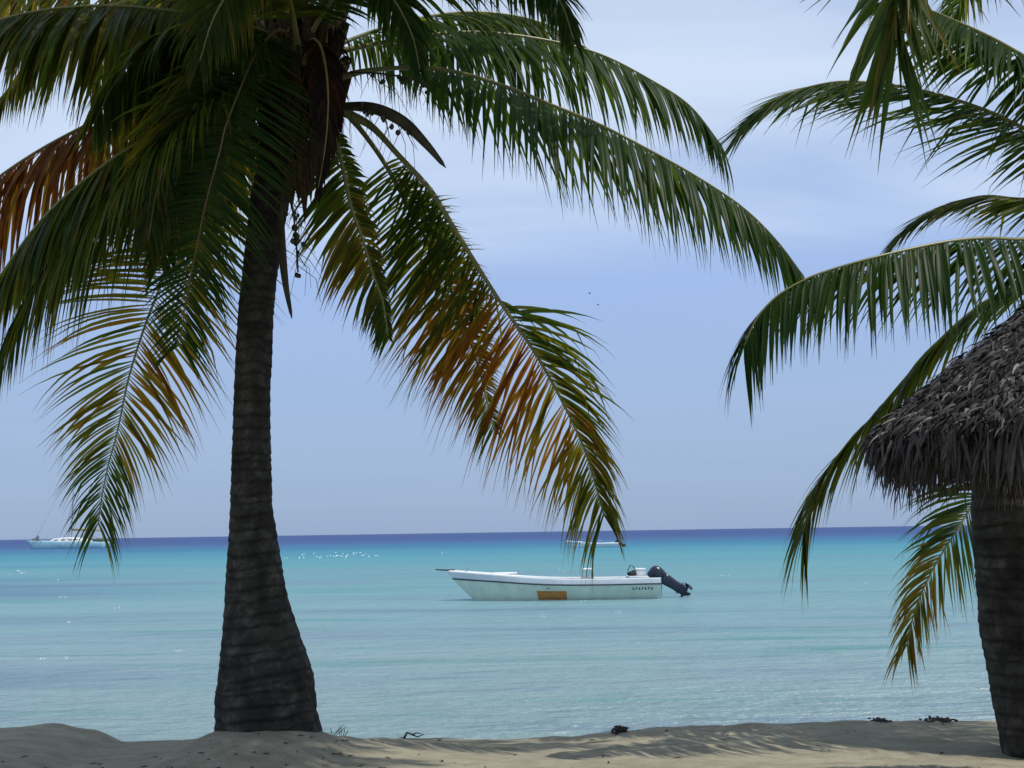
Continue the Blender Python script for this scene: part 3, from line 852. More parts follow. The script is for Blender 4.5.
# ---- a third palm, out of view, added to shade the sand; one frond tip hangs in
CC = Vector((0.25, 4.7, 6.5))
palmShade = thing('coconut_palm', (-3.9, 1.9, ground_h(-3.9, 1.9) - 0.05),
              'coconut palm overhead of which one dark frond tip hangs in at the upper right', 'palm tree')
base = Vector((-3.9, 1.9, ground_h(-3.9, 1.9) - 0.1))
trunk(palmShade, [(base, 0.34), (base + Vector((0.25, 0.12, 0.7)), 0.24), (base.lerp(CC, 0.33) + Vector((-0.1, -0.2, 0.2)), 0.18), (base.lerp(CC, 0.66) + Vector((0.0, -0.25, 0.3)), 0.16), (CC + Vector((-0.1, -0.1, -0.2)), 0.15), (CC + Vector((0, 0, 0.35)), 0.13)], 0.09, 21, 32, 0.02)
P1 = px((908, -120, 5.0), (898, -40, 4.9), (896, 10, 4.9), (896, 40, 4.92))
frond(palmShade, [CC, CC + Vector((0.45, 0.05, 0.25)), CC + Vector((1.05, 0.12, -0.1)), *P1],
      hint=((1, 0.2, 0), (1, 0, 0.02)), L=0.78, n=78, droop=0.05, age=0.24, t0=0.25, fwd=(76, 16), wid=0.046, tipL=0.9, jit=1.4, tipdry=0.75,
      label='dark frond tip with browned leaflet ends hanging down at the top of view')
rc = random.Random(5)
for i in range(27):
    q = i * 2.39996 + 0.4
    rr = rc.uniform(2.5, 3.3); dz = rc.uniform(-0.35, 1.3)
    if math.sin(q) > 0.2: dz = rc.uniform(0.5, 1.6); rr *= 0.85
    dx, dy = math.cos(q) * rr, math.sin(q) * rr
    frond(palmShade, [CC, CC + Vector((dx * 0.15, dy * 0.15, 0.3)), CC + Vector((dx * 0.45, dy * 0.45, dz * 0.6 + 0.5)), CC + Vector((dx * 0.78, dy * 0.78, dz * 0.9 + 0.35)), CC + Vector((dx, dy, dz))],
          hint=((-dy, dx, 0.01), (-dy, dx, 0.01)), L=1.0, n=84, droop=0.24, age=0.14, t0=0.14)

# ------------------------------------------------------------------ thatched parasol
PY = 5.0
ax = at(1150, 238, PY)
rimz = at(890, 444, PY).z
RIMR = ax.x - at(893, 444, PY).x
pz = ground_h(ax.x, PY)
par = thing('thatched_parasol', (ax.x, PY, pz), 'shaggy grey brown palm thatch parasol at the right edge in front of the leaning trunk', 'parasol')
m = MB(); m.tube([(ax.x, PY, pz - 0.1), (ax.x + 0.01, PY, pz + 1.2), (ax.x, PY, ax.z - 0.06)], [0.075, 0.065, 0.055], 12); m.build('pole', WOOD, par)
th = MB()
H = ax.z - rimz


def cone_pt(q, s, off=0.0):
    """s 0 at the apex, 1 at the rim; a slightly bellied cone"""
    r = RIMR * s
    z = ax.z - H * (0.86 * s + 0.14 * s * s) * 1.0
    nrm = Vector((math.cos(q) * 0.7, math.sin(q) * 0.7, 0.71))
    return Vector((ax.x + math.cos(q) * r, PY + math.sin(q) * r, z)) + nrm * off


# inner skin
seg, rg = 48, 10
vs = [cone_pt(2 * math.pi * k / seg, max(0.04, i / rg), -0.05) for i in range(rg + 1) for k in range(seg)]
th.add(vs, [(i * seg + k, i * seg + (k + 1) % seg, (i + 1) * seg + (k + 1) % seg, (i + 1) * seg + k) for i in range(rg) for k in range(seg)], 0.1)


def strip(p, d, wv, ln, w_, bend, a):
    n = 3; q = p.copy(); vs = []
    for i in range(n + 1):
        f = i / n
        ww = w_ * (1 - 0.85 * f ** 2)
        vs += [q - wv * ww * 0.5, q + wv * ww * 0.5]
        q = q + d * ln / n
        d = (d + bend).normalized()
    th.add(vs, [(2 * i, 2 * i + 1, 2 * i + 3, 2 * i + 2) for i in range(n)], a)


for i in range(30000):
    s = math.sqrt(random.uniform(0.0, 1.0)) * 1.0
    q = random.uniform(0, 2 * math.pi)
    off = random.uniform(-0.02, 0.09)
    p = cone_pt(q, s, off)
    down = (cone_pt(q, s + 0.05) - cone_pt(q, s)).normalized()
    tang = Vector((-math.sin(q), math.cos(q), 0))
    nrm = Vector((math.cos(q) * 0.7, math.sin(q) * 0.7, 0.71))
    d = (down + tang * random.gauss(0.0, 0.75) + nrm * random.uniform(-0.15, 0.5)).normalized()
    wv = d.cross(nrm + tang * random.gauss(0, 0.5)).normalized()
    strip(p, d, wv, random.uniform(0.035, 0.11), random.uniform(0.008, 0.019), GRAV * random.uniform(0.05, 0.35) - nrm * 0.05, min(1, max(0, random.gauss(0.31, 0.28))))
for i in range(6500):
    s = random.uniform(0.86, 1.02); q = random.uniform(0, 2 * math.pi)
    clump = mnoise.noise(Vector((math.cos(q) * 4, math.sin(q) * 4, 2))) * 0.5 + 0.5
    p = cone_pt(q, s, random.uniform(-0.12, 0.06))
    tang = Vector((-math.sin(q), math.cos(q), 0)); rad = Vector((math.cos(q), math.sin(q), 0))
    d = (GRAV + rad * random.uniform(-0.05, 0.55) + tang * random.gauss(0, 0.3)).normalized()
    wv = d.cross(rad + tang * random.gauss(0, 0.6)).normalized()
    low = smooth01((0.96 - abs(math.cos(q))) / 0.12)
    strip(p, d, wv, random.uniform(0.06, 0.14) + (0.12 + 0.22 * low) * clump * random.random(), random.uniform(0.008, 0.022), GRAV * 0.25, min(1, max(0, random.gauss(0.30, 0.2))))
# underside fringe nearer the trunk
for i in range(2600):
    s = random.uniform(0.25, 0.95); q = random.uniform(0, 2 * math.pi)
    p = cone_pt(q, s, -0.06)
    tang = Vector((-math.sin(q), math.cos(q), 0)); rad = Vector((math.cos(q), math.sin(q), 0))
    d = (GRAV + rad * random.uniform(-0.2, 0.4) + tang * random.gauss(0, 0.3)).normalized()
    strip(p, d, d.cross(rad + tang * random.gauss(0, 0.6)).normalized(), random.uniform(0.14, 0.42), random.uniform(0.010, 0.025), GRAV * 0.25, min(1, max(0, random.gauss(0.25, 0.18))))
th.build('thatch', THATCH, par, attr=True)
for k in range(10):
    q = 2 * math.pi * k / 10 + 0.2
    m = MB(); a = cone_pt(q, 0.16, -0.09); b = cone_pt(q, 0.97, -0.09)
    m.tube([a, a.lerp(b, 0.5) + Vector((0, 0, 0.01)), b], [0.022, 0.02, 0.017], 7)
    m.build('rafter', WOOD, par)
m = MB()
m.tube([cone_pt(2 * math.pi * k / 36, 0.72, -0.115) for k in range(37)], 0.014, 6, cap=False)
m.build('hoop', WOOD, par)

# ------------------------------------------------------------------ beach litter
def twig(name, P, r, label, mat, extra=()):
    b = P[0]
    t = MB()
    t.tube(P, [r * (1 - 0.6 * i / (len(P) - 1)) for i in range(len(P))], 6)
    for e in extra: t.tube(e, [r * 0.7, r * 0.5, r * 0.3][:len(e)], 5)
    o = t.build(name, mat)
    return tag(o, label, 'twig')


def yc_pt(u, v, up=0.0):
    """point on the crest line of the sand under a pixel column"""
    p = at(u, v, YC - 0.12)
    return Vector((p.x, p.y, ground_h(p.x, p.y) + up))


a = yc_pt(404, 735, 0.0); s = 1.0 / 118
twig('driftwood_twig', [a, a + Vector((3 * s, 0, 5.5 * s)), a + Vector((8 * s, 0.02, 3 * s)), a + Vector((13 * s, 0.03, 0.5 * s)), a + Vector((19 * s, 0.02, 3.5 * s))], 0.010,
     'small dark crooked twig standing on the shaded sand crest', WRACK, ([a + Vector((8 * s, 0.02, 3 * s)), a + Vector((12 * s, 0, 5 * s)), a + Vector((17 * s, 0, 4.4 * s))],))
a = yc_pt(335, 730, 0.0)
t = MB()
for i in range(9):
    b = a + Vector((random.uniform(-0.06, 0.1), random.uniform(-0.04, 0.04), -0.01))
    e = b + Vector((random.gauss(0, 0.05), random.gauss(0, 0.03), random.uniform(0.05, 0.13)))
    t.tube([b, b.lerp(e, 0.5) + Vector((0.01, 0, 0.01)), e], [0.0035, 0.003, 0.001], 4)
tag(t.build('grass_tuft', paint('beach_grass', (0.09, 0.11, 0.04), 0.8, 0.2, 20)), 'sparse little grass tuft on the sand right of the big trunk', 'grass')


def wrack(u, v, w_, h_, label, n=60):
    a = yc_pt(u, v, 0.0)
    t = MB()
    for i in range(n):
        x = random.gauss(0, 0.34)
        p = a + Vector((x * w_, random.gauss(0, 0.04), random.uniform(0, h_) * math.exp(-x * x * 2)))
        t.blob(p, (random.uniform(0.008, 0.022), random.uniform(0.008, 0.02), random.uniform(0.004, 0.011)), 6, 4, 0.3)
    tag(t.build('seaweed_clump', WRACK), label, 'seaweed', 'dry seaweed on the crest of the beach')


wrack(620, 728, 0.10, 0.045, 'small dark seaweed heap on the sand crest below the boat motor')
wrack(880, 719, 0.09, 0.015, 'thin dark seaweed scrap on the sunlit crest, farther from the leaning trunk')
wrack(938, 719, 0.18, 0.018, 'flat dark seaweed strip on the sunlit crest just left of the leaning trunk', 70)

lt = MB()
for i in range(190):
    x = random.uniform(-5.5, 5); y = random.uniform(6.2, 8.8)
    if i > 70: x = PALM_A.x + random.gauss(0, 0.9); y = random.uniform(6.6, 7.7)
    z = ground_h(x, y) + 0.004
    q = random.uniform(0, 6.28); ln = random.uniform(0.01, 0.05); w_ = random.uniform(0.003, 0.009)
    d = Vector((math.cos(q), math.sin(q), 0)); n_ = Vector((-d.y, d.x, 0))
    lt.add([Vector((x, y, z)) - d * ln, Vector((x, y, z + 0.006)) - n_ * w_, Vector((x, y, z)) + d * ln, Vector((x, y, z + 0.006)) + n_ * w_], [(0, 1, 2, 3)])
tag(lt.build('leaf_litter', FIBRE, smooth=False), 'scattered bits of dry leaf on the sand', 'litter', kind='stuff')

# ------------------------------------------------------------------ open motor boat
def lerp(a, b, t): return a + (b - a) * t


def panga(loc, rotz, label, hullm, topm, railm, scale=1.0, bowpole=True, plate=True, group=None):
    """bow along -x, stern at +x; built at the origin then placed"""
    root = empty('motor_boat', loc, rotz)
    root.scale = (scale, scale, scale)
    WORLD[root.name] = Matrix.Identity(4)
    tag(root, label, 'boat', group)
    LEN = 7.1
    N = 40
    # stations: x from 0 (bow) to LEN
    def sheer(t): return interp([(0, 0.98), (0.12, 0.91), (0.25, 0.835), (0.36, 0.765), (0.46, 0.715), (0.58, 0.685), (0.75, 0.675), (1, 0.685)], t)
    def half(t): return 0.88 * (1 - (1 - min(1, t / 0.62)) ** 2.3) * (1 - 0.08 * smooth01((t - 0.6) / 0.4)) + 0.015
    def stem(z): return 0.92 * (1 - min(1, max(0, z / 0.98))) ** 1.15     # x of stem at height z at the bow
    lv = [-0.25, -0.05, 0.10, 0.28, 0.46, 0.62, 0.76, 0.87, 1.0]      # fractions of sheer
    hull = MB(); top = MB()
    def pt(t, f, sgn):
        z = sheer(t) * f if f > 0 else f
        flare = 0.62 + 0.38 * smooth01((f + 0.25) / 1.1)
        x0 = stem(max(0, z)) * (1 - t) ** 2 * 1.0
        return Vector((lerp(x0, LEN, t) if t < 1 else LEN, sgn * half(t) * flare, z))
    for sgn in (-1, 1):
        split = 6
        for m_, a, b in ((hull, 0, split), (top, split, len(lv) - 1)):
            rows = lv[a:b + 1]; nr = len(rows)
            vs = [pt(i / N, f, sgn) for i in range(N + 1) for f in rows]
            fs = []
            for i in range(N):
                for j in range(nr - 1):
                    q = (i * nr + j, (i + 1) * nr + j, (i + 1) * nr + j + 1, i * nr + j + 1)
                    fs.append(q if sgn < 0 else tuple(reversed(q)))
            m_.add(vs, fs)
    # transom
    prof = [pt(1, f, -1) for f in lv] + [pt(1, f, 1) for f in reversed(lv)]
    hull.add(prof, [tuple(range(len(prof)))])
    # bottom
    bt = [pt(i / N, lv[0], s_) for i in range(N + 1) for s_ in (-1, 1)]
    hull.add(bt, [(2 * i, 2 * i + 1, 2 * i + 3, 2 * i + 2) for i in range(N)])
    ho = hull.build('hull', hullm, root)
    # gunwale cap: 12 cm wide lip all round, and inner side
    inn = MB()
    for sgn in (-1, 1):
        vs = []
        for i in range(N + 1):
            t = i / N; p = pt(t, 1, sgn); w_ = min(0.14, half(t) * 0.8)
            vs += [p, p + Vector((0, 0, 0.025)), p + Vector((0.02, -sgn * w_, 0.03)), p + Vector((0.02, -sgn * w_, -0.05))]
        fs = []
        for i in range(N):
            for j in range(3): fs.append((i * 4 + j, i * 4 + 4 + j, i * 4 + 5 + j, i * 4 + 1 + j))
        top.add(vs, fs)
        vs = []
        for i in range(N + 1):
            t = i / N; p = pt(t, 1, sgn); w_ = min(0.14, half(t) * 0.8)
            b_ = pt(t, 0.12, sgn); vs += [p + Vector((0.02, -sgn * w_, -0.05)), Vector((b_.x + 0.08, b_.y * 0.75, 0.1))]
        inn.add(vs, [(2 * i, 2 * i + 1, 2 * i + 3, 2 * i + 2) for i in range(N)])
    vs = []
    for i in range(N + 1):
        b_ = pt(i / N, 0.12, 1)
        vs += [Vector((b_.x + 0.08, b_.y * 0.75, 0.1)), Vector((b_.x + 0.08, -b_.y * 0.75, 0.1))]
    inn.add(vs, [(2 * i, 2 * i + 1, 2 * i + 3, 2 * i + 2) for i in range(N)])
    top.build('gunwale', topm, root)
    inn.build('inside', INSIDE, root)
    rl = MB()
    for sgn in (-1, 1):
        rl.tube([pt(i / N, 0.76, sgn) + Vector((0, sgn * 0.012, 0)) for i in range(N + 1)], 0.024, 6)
    rl.build('rub_rail', railm, root)
    # fore deck
    fd = MB(); vs = []
    for i in range(13):
        t = i / N; p = pt(t, 1, 1); w_ = max(0.001, half(t) - 0.02)
        vs += [Vector((p.x + 0.02, w_, p.z + 0.03)), Vector((p.x + 0.02, 0, p.z + 0.07)), Vector((p.x + 0.02, -w_, p.z + 0.03))]
    fd.add(vs, [(i * 3 + j, i * 3 + 3 + j, i * 3 + 4 + j, i * 3 + 1 + j) for i in range(12) for j in (0, 1)])
    fd.build('fore_deck', BRIGHT, root)
    hb = MB(); hb.box((1.95, 0, 0.90), (0.80, 0.6, 0.06)); hb.build('hatch', BRIGHT, root, False, bevel=0.015)
    for x in (2.9, 4.2, 5.3):
        b = MB(); hy = half(x / LEN) - 0.12
        b.box((x, 0, 0.42), (0.28, hy * 1.7, 0.05)); b.box((x, 0, 0.26), (0.06, hy * 1.4, 0.28))
        b.build('bench_seat', TOPWHITE, root, False, bevel=0.01)
    # helm stand
    h = MB(); h.box((4.72, 0.1, 0.42), (0.32, 0.5, 0.66)); h.tube([(4.72, 0.1, 0.74), (4.72, 0.1, 0.98)], 0.022, 8)
    hs = h.build('helm_stand', INSIDE, root, False, bevel=0.012)
    h = MB(); h.box((4.74, 0.1, 1.0), (0.34, 0.6, 0.045)); h.build('shelf', BRIGHT, hs, False, bevel=0.01)
    ht = MB(); ht.tube([(4.92 + 0.0, 0.1 + 0.17 * math.cos(q * math.pi / 10), 0.74 + 0.17 * math.sin(q * math.pi / 10)) for q in range(21)], 0.014, 6, cap=False)
    ht.tube([(4.86, 0.1, 0.72), (4.92, 0.1, 0.74)], 0.02, 6); ht.build('steering_wheel', DARKFAB, hs)
    # stern box and splash well
    sb = MB(); sb.box((6.35, 0, 0.50), (0.55, 1.1, 0.52)); sb.build('stern_locker', TOPWHITE, root, False, bevel=0.02)
    if bowpole:
        bp = MB(); bp.tube([(0.25, 0, 1.04), (-0.05, 0, 1.035), (-0.40, 0, 1.06)], [0.026, 0.026, 0.02], 8); bp.build('bow_post', STRIPE, root)
        bp = MB(); bp.tube([(0.7, -0.12, 1.02), (0.7, -0.12, 1.13)], 0.02, 8); bp.tube([(0.7, -0.2, 1.12), (0.7, -0.04, 1.12)], 0.016, 8); bp.build('cleat', ALU, root)
    if plate:
        # name plate on the near side (y < 0), blocky worn lettering
        pc = []
        pl = MB()
        t0_, t1_ = 0.405, 0.552
        n_ = 12
        for i in range(n_ + 1):
            t = lerp(t0_, t1_, i / n_)
            for f in (0.06, 0.46): pl.v.append(tuple(pt(t, f, -1) + Vector((0, -0.012, 0)))); pl.a.append(0)
        for i in range(n_):
            pl.f.append((2 * i, 2 * i + 2, 2 * i + 3, 2 * i + 1)); pl.mi.append(0)
        po = pl.build('name_plate', ORANGE, ho)
        lt_ = MB()
        rnd = random.Random(4)
        for i in range(10):
            t = lerp(t0_ + 0.010, t1_ - 0.012, i / 9.0)
            a = pt(t, 0.14, -1) + Vector((0, -0.018, 0)); b = pt(t, 0.38, -1) + Vector((0, -0.018, 0))
            lt_.tube([a, b], 0.016, 4)
            if i % 2 == 0:
                c = pt(t + 0.010, rnd.choice((0.14, 0.26, 0.38)), -1) + Vector((0, -0.018, 0)); lt_.tube([b if i % 4 else a, c], 0.014, 4)
        lt_.build('lettering', PALELETTER, ho, False)
        lt_ = MB()
        for i in range(7):
            t = lerp(0.868, 0.955, i / 6.0)
            for f0, f1 in (((0.50, 0.60)), ):
                a = pt(t, f0, -1) + Vector((0, -0.012, 0)); b = pt(t + 0.003, f1, -1) + Vector((0, -0.012, 0))
                lt_.tube([a, b], 0.014, 4)
                if i % 2: lt_.tube([b, pt(t + 0.007, f1, -1) + Vector((0, -0.012, 0))], 0.012, 4)
                else: lt_.tube([a, pt(t + 0.007, f0, -1) + Vector((0, -0.012, 0))], 0.012, 4)
        lt_.build('registration_mark', LETTER, ho, False)
        lt_ = MB()
        for i in range(3):
            a = pt(0.458 + i * 0.006, 0.56, -1) + Vector((0, -0.012, 0)); lt_.tube([a, a + Vector((0.02, 0, 0.05))], 0.010, 4)
        lt_.build('hull_mark', LETTER, ho, False)
    # outboard, tilted up: local motor frame, z up along the leg, then rotated
    mo = empty('outboard_motor', (0, 0, 0)); mo.parent = root
    WORLD[mo.name] = Matrix.Identity(4)
    piv = Vector((LEN + 0.17, 0, 0.60))
    Rm = Matrix.Rotation(R(-55), 3, 'Y')
    def mp(x, y, z): return piv + Rm @ Vector((x, y, z)) * 1.02
    def lay(m_, secs, n=12):
        # secs: (z, cx, rx, ry)
        vs = []
        for z, cx, rx, ry in secs:
            for k in range(n):
                q = 2 * math.pi * (k + 0.5) / n
                cs, sn = math.cos(q), math.sin(q)
                e = 0.6
                vs.append(mp(cx + rx * math.copysign(abs(cs) ** e, cs), ry * math.copysign(abs(sn) ** e, sn), z))
        fs = [(i * n + k, i * n + (k + 1) % n, (i + 1) * n + (k + 1) % n, (i + 1) * n + k) for i in range(len(secs) - 1) for k in range(n)]
        fs += [tuple(reversed(range(n))), tuple((len(secs) - 1) * n + k for k in range(n))]
        m_.add(vs, fs)
    c = MB(); lay(c, [(0.06, 0.04, 0.19, 0.15), (0.11, 0.05, 0.23, 0.18), (0.26, 0.06, 0.25, 0.20), (0.40, 0.06, 0.24, 0.20), (0.50, 0.03, 0.19, 0.17), (0.54, 0.0, 0.12, 0.11)])
    c.build('cowling', MOTOR, mo)
    c = MB(); lay(c, [(0.10, 0.06, 0.20, 0.14), (-0.1, 0.07, 0.19, 0.12), (-0.42, 0.08, 0.16, 0.09), (-0.60, 0.09, 0.17, 0.07), (-0.86, 0.08, 0.13, 0.06)])
    lay(c, [(-0.60, 0.10, 0.22, 0.11), (-0.625, 0.10, 0.22, 0.11)])
    c.tube([mp(-0.14, 0, -0.80), mp(-0.05, 0, -0.80), mp(0.12, 0, -0.80), mp(0.25, 0, -0.80)], [0.012, 0.055, 0.06, 0.045], 8)
    c.add([mp(-0.06, -0.012, -0.83), mp(0.12, -0.012, -0.83), mp(0.16, -0.008, -1.02), mp(0.06, -0.008, -1.0), mp(-0.06, 0.012, -0.83), mp(0.12, 0.012, -0.83), mp(0.16, 0.008, -1.02), mp(0.06, 0.008, -1.0)],
          [(0, 1, 2, 3), (7, 6, 5, 4), (0, 3, 7, 4), (1, 5, 6, 2), (3, 2, 6, 7)])
    c.build('leg', MOTOR, mo)
    c = MB()
    c.tube([mp(0.25, 0, -0.80), mp(0.36, 0, -0.80)], [0.05, 0.03], 8)
    for k in range(3):
        q = 2 * math.pi * k / 3 + 0.4
        u1 = Vector((0, math.cos(q), math.sin(q))); u2 = Vector((0, -math.sin(q), math.cos(q)))
        P_ = []
        for (rr, tt, xx) in ((0.03, -0.03, 0.26), (0.12, -0.09, 0.24), (0.19, -0.02, 0.27), (0.15, 0.07, 0.34), (0.03, 0.03, 0.35)):
            w_ = u1 * rr + u2 * tt; P_.append(mp(xx, w_.y, -0.80 + w_.z))
        th_ = Rm @ Vector((0.012, 0, 0))
        c.add(P_ + [p + th_ for p in P_], [(0, 1, 2, 3, 4), (9, 8, 7, 6, 5)] + [(i, (i + 1) % 5, 5 + (i + 1) % 5, 5 + i) for i in range(5)])
    c.build('propeller', MOTOR, mo, False)
    c = MB()
    for y_ in (-0.14, 0.14):
        c.box((LEN + 0.06, y_, 0.50), (0.12, 0.05, 0.40)); c.box((LEN + 0.18, y_, 0.58), (0.22, 0.05, 0.10))
        c.tube([(LEN + 0.05, y_, 0.68), mp(-0.02, y_ * 0.8, 0.0)], 0.03, 6)
    c.box((LEN + 0.02, 0, 0.58), (0.05, 0.34, 0.10))
    c.build('bracket', MOTOR, mo, False)
    return root


def place_boat(u_bow, v_bow, u_st, v_st, **kw):
    """bow & stern waterline pixels -> position, heading, scale"""
    a = on_plane(u_bow, v_bow, SEA); b = on_plane(u_st, v_st, SEA)
    return a, b


wl = on_plane(560, 599, SEA)
bx0 = at(447.5, 590, wl.y).x; bx1 = at(658, 590, wl.y).x
sc = (bx1 - bx0) / 7.1
print('BOAT', wl, sc)
boat = panga((bx0, wl.y, SEA - 0.02), R(0), 'white open motor boat with tilted dark outboard and orange name plate on turquoise water', HULLWHITE, TOPWHITE, STRIPE, sc)


def in_boat(x, y, z): return Vector((bx0 + x * sc, wl.y + y * sc, SEA - 0.02 + z * sc))


def soft(name, c, size, mat, label, cat, parts=None, n=3, seed=0):
    rnd = random.Random(seed)
    o = thing(name, in_boat(*c), label, cat)
    return o


def life_vest(c, label, seed, group='red life jackets in the motor boat'):
    rnd = random.Random(seed); p = in_boat(*c)
    o = thing('life_jacket', p, label, 'life jacket', group)
    m = MB()
    for sx in (-1, 1): m.blob(p + Vector((sx * 0.09, 0, 0.07)), (0.085, 0.14, 0.10), 10, 7, 0.06)
    m.blob(p + Vector((0, 0.06, 0.15)), (0.12, 0.07, 0.05), 10, 6, 0.05)
    m.build('padding', RED, o)
    m = MB(); m.tube([p + Vector((-0.17, -0.05, 0.05)), p + Vector((0, -0.16, 0.07)), p + Vector((0.17, -0.05, 0.05))], 0.014, 6); m.build('strap', DARKFAB, o)


life_vest((4.32, -0.35, 0.445), 'faded red life jacket on the boat bench left of the helm stand', 1)
life_vest((5.28, -0.35, 0.445), 'faded red life jacket on the boat bench right of the helm stand, near the bag', 2)
life_vest((5.36, 0.10, 0.445), 'faded red life jacket on the far half of the rear boat bench', 3)
p = in_boat(4.12, -0.15, 0.445)
o = thing('crate', p, 'small dark crate on the middle bench of the motor boat', 'crate')
m = MB(); m.box(p + Vector((0, 0, 0.11)), (0.30, 0.3, 0.20)); m.build('crate_box', DARKFAB, o, False, bevel=0.015)
m = MB(); m.box(p + Vector((0, 0, 0.225)), (0.32, 0.32, 0.03)); m.build('lid', RED, o, False, bevel=0.008)
p = in_boat(5.78, -0.1, 0.12)
o = thing('fuel_tank', p, 'small dark fuel tank standing in front of the stern locker', 'fuel tank')
m = MB(); m.box(p + Vector((0, 0, 0.24)), (0.22, 0.36, 0.46)); m.build('tank_body', MOTOR, o, False, bevel=0.03)
m = MB(); m.tube([p + Vector((0, -0.12, 0.47)), p + Vector((0, -0.10, 0.54)), p + Vector((0, 0.10, 0.54)), p + Vector((0, 0.12, 0.47))], 0.016, 6); m.build('handle', MOTOR, o)
p = in_boat(6.22, -0.15, 0.76)
o = thing('duffel_bag', p, 'rumpled dark bag on the white stern locker', 'bag')
m = MB(); m.blob(p + Vector((0, 0, 0.07)), (0.17, 0.13, 0.08), 12, 8, 0.12); m.blob(p + Vector((0.06, 0.02, 0.12)), (0.08, 0.08, 0.06), 10, 6, 0.14); m.build('bag_body', DARKFAB, o)
m = MB(); m.tube([p + Vector((-0.14, -0.05, 0.16)), p + Vector((-0.06, -0.08, 0.34)), p + Vector((0.04, -0.06, 0.30)), p + Vector((0.12, -0.05, 0.18))], 0.014, 6)
m.build('handle', DARKFAB, o)
p = in_boat(6.52, 0.1, 0.76)
o = thing('cool_box', p, 'pale cool box on the stern locker beside the outboard', 'cool box')
m = MB(); m.box(p + Vector((0, 0, 0.09)), (0.32, 0.4, 0.17)); m.build('box', TOPWHITE, o, False, bevel=0.02)
m = MB(); m.box(p + Vector((0, 0, 0.20)), (0.34, 0.42, 0.05)); m.build('lid', BRIGHT, o, False, bevel=0.012)

# far boat of the same sort
wl2 = on_plane(592, 547.2, SEA)
fx0 = at(565, 545, wl2.y).x; fx1 = at(618, 545, wl2.y).x
panga((fx0, wl2.y, SEA - 0.12), R(3), 'distant low white and blue motor boat behind the big boat near the horizon', BRIGHT, BRIGHT, BLUEPAINT, (fx1 - fx0) / 7.1, plate=False)

# ------------------------------------------------------------------ sailing catamaran far left
wl3 = on_plane(70, 548.6, SEA)
D = wl3.y
c0 = at(31, 545, D).x; c1 = at(110, 545, D).x
LC = c1 - c0
k = LC / 18.0
cat = thing('sailing_catamaran', (c0, D, SEA), 'distant pale catamaran with bare mast and boom on the left horizon', 'sailing boat')


def cp(x, y, z): return Vector((c0 + x * k, D + y * k, SEA + z * k))


for yy in (-2.6, 2.6):
    m = MB(); N = 24; vs = []
    for i in range(N + 1):
        t = i / N
        hw = 0.72 * (1 - (1 - min(1, t / 0.45)) ** 2) + 0.03
        if t > 0.8: hw *= 1 - 0.25 * (t - 0.8) / 0.2
        zt = 1.95 - 0.55 * t
        x = 18 * t
        xs_ = 1.4 * (1 - t) ** 6
        for f, ww in ((-0.3, 0.5), (0.25, 0.85), (0.75, 1.0), (zt * 0.85, 1.02), (zt, 0.92)):
            vs.append(cp(x + xs_ * (1 - f / zt), yy - hw * ww, f))
        for f, ww in ((zt, 0.92), (zt * 0.85, 1.02), (0.75, 1.0), (0.25, 0.85), (-0.3, 0.5)):
            vs.append(cp(x + xs_ * (1 - f / zt), yy + hw * ww, f))
    fs = [(i * 10 + j, (i + 1) * 10 + j, (i + 1) * 10 + (j + 1) % 10, i * 10 + (j + 1) % 10) for i in range(N) for j in range(10)]
    fs += [tuple(range(10)), tuple(N * 10 + j for j in reversed(range(10)))]
    m.add(vs, fs); m.build('hull', REFLECTHULL, cat)
m = MB(); m.box(cp(10.3, 0, 1.62), (11.4 * k, 6.2 * k, 0.3 * k)); m.build('bridge_deck', BRIGHT, cat, False, bevel=0.05)
m = MB()
vs = []
for x, z in ((4.9, 1.75), (6.2, 2.35), (8.5, 2.55), (11.5, 2.45), (12.6, 1.75)):
    for y_ in (-2.2, -1.9, 1.9, 2.2):
        vs.append(cp(x, y_, z - (0.25 * (z > 1.8) if abs(y_) > 2 else 0)))
m.add(vs, [(i * 4 + j, i * 4 + 4 + j, i * 4 + 5 + j, i * 4 + 1 + j) for i in range(4) for j in range(3)])
m.add([cp(x, s_ * 2.2, z) for s_ in (-1, 1) for x, z in ((4.9, 1.75), (6.2, 2.1), (8.5, 2.3), (11.5, 2.2), (12.6, 1.75))], [(0, 1, 2, 3, 4), (9, 8, 7, 6, 5)])
cb = m.build('cabin', BRIGHT, cat, False)
for x in (6.6, 8.2, 9.8, 11.0):
    m = MB(); m.box(cp(x, -2.215, 1.98), (1.0 * k, 0.03, 0.2 * k)); m.build('window', GLASSDARK, cb, False)
m = MB(); m.tube([cp(9.1, 0, 2.3), cp(9.1, 0, 11), cp(9.15, 0, 20)], [0.13 * k, 0.12 * k, 0.08 * k], 8)
ms = m.build('mast', ALU, cat)
m = MB(); m.tube([cp(9.1, 0, 4.1), cp(16.2, 0, 3.9)], [0.14 * k, 0.12 * k], 8); m.build('boom', KHAKI, cat)
m = MB(); m.tube([cp(9.3, 0, 4.35), cp(12, 0, 4.3), cp(15.8, 0, 4.1)], [0.16 * k, 0.22 * k, 0.10 * k], 8); m.build('furled_sail', KHAKI, cat)
m = MB()
for e in (cp(0.8, 0, 1.9), cp(10.4, -3.0, 1.7), cp(10.4, 3.0, 1.7), cp(17.4, 0, 1.6)):
    m.tube([cp(9.13, 0, 19.6), e], 0.022, 4)
m.build('rigging', ALU, cat)
m = MB()
for yy in (-3.2, 3.2):
    for i in range(9): m.tube([cp(2 + i * 1.7, yy, 1.6), cp(2 + i * 1.7, yy, 2.35)], 0.03, 5)
    m.tube([cp(2, yy, 2.35), cp(15.6, yy, 2.3)], 0.025, 5)
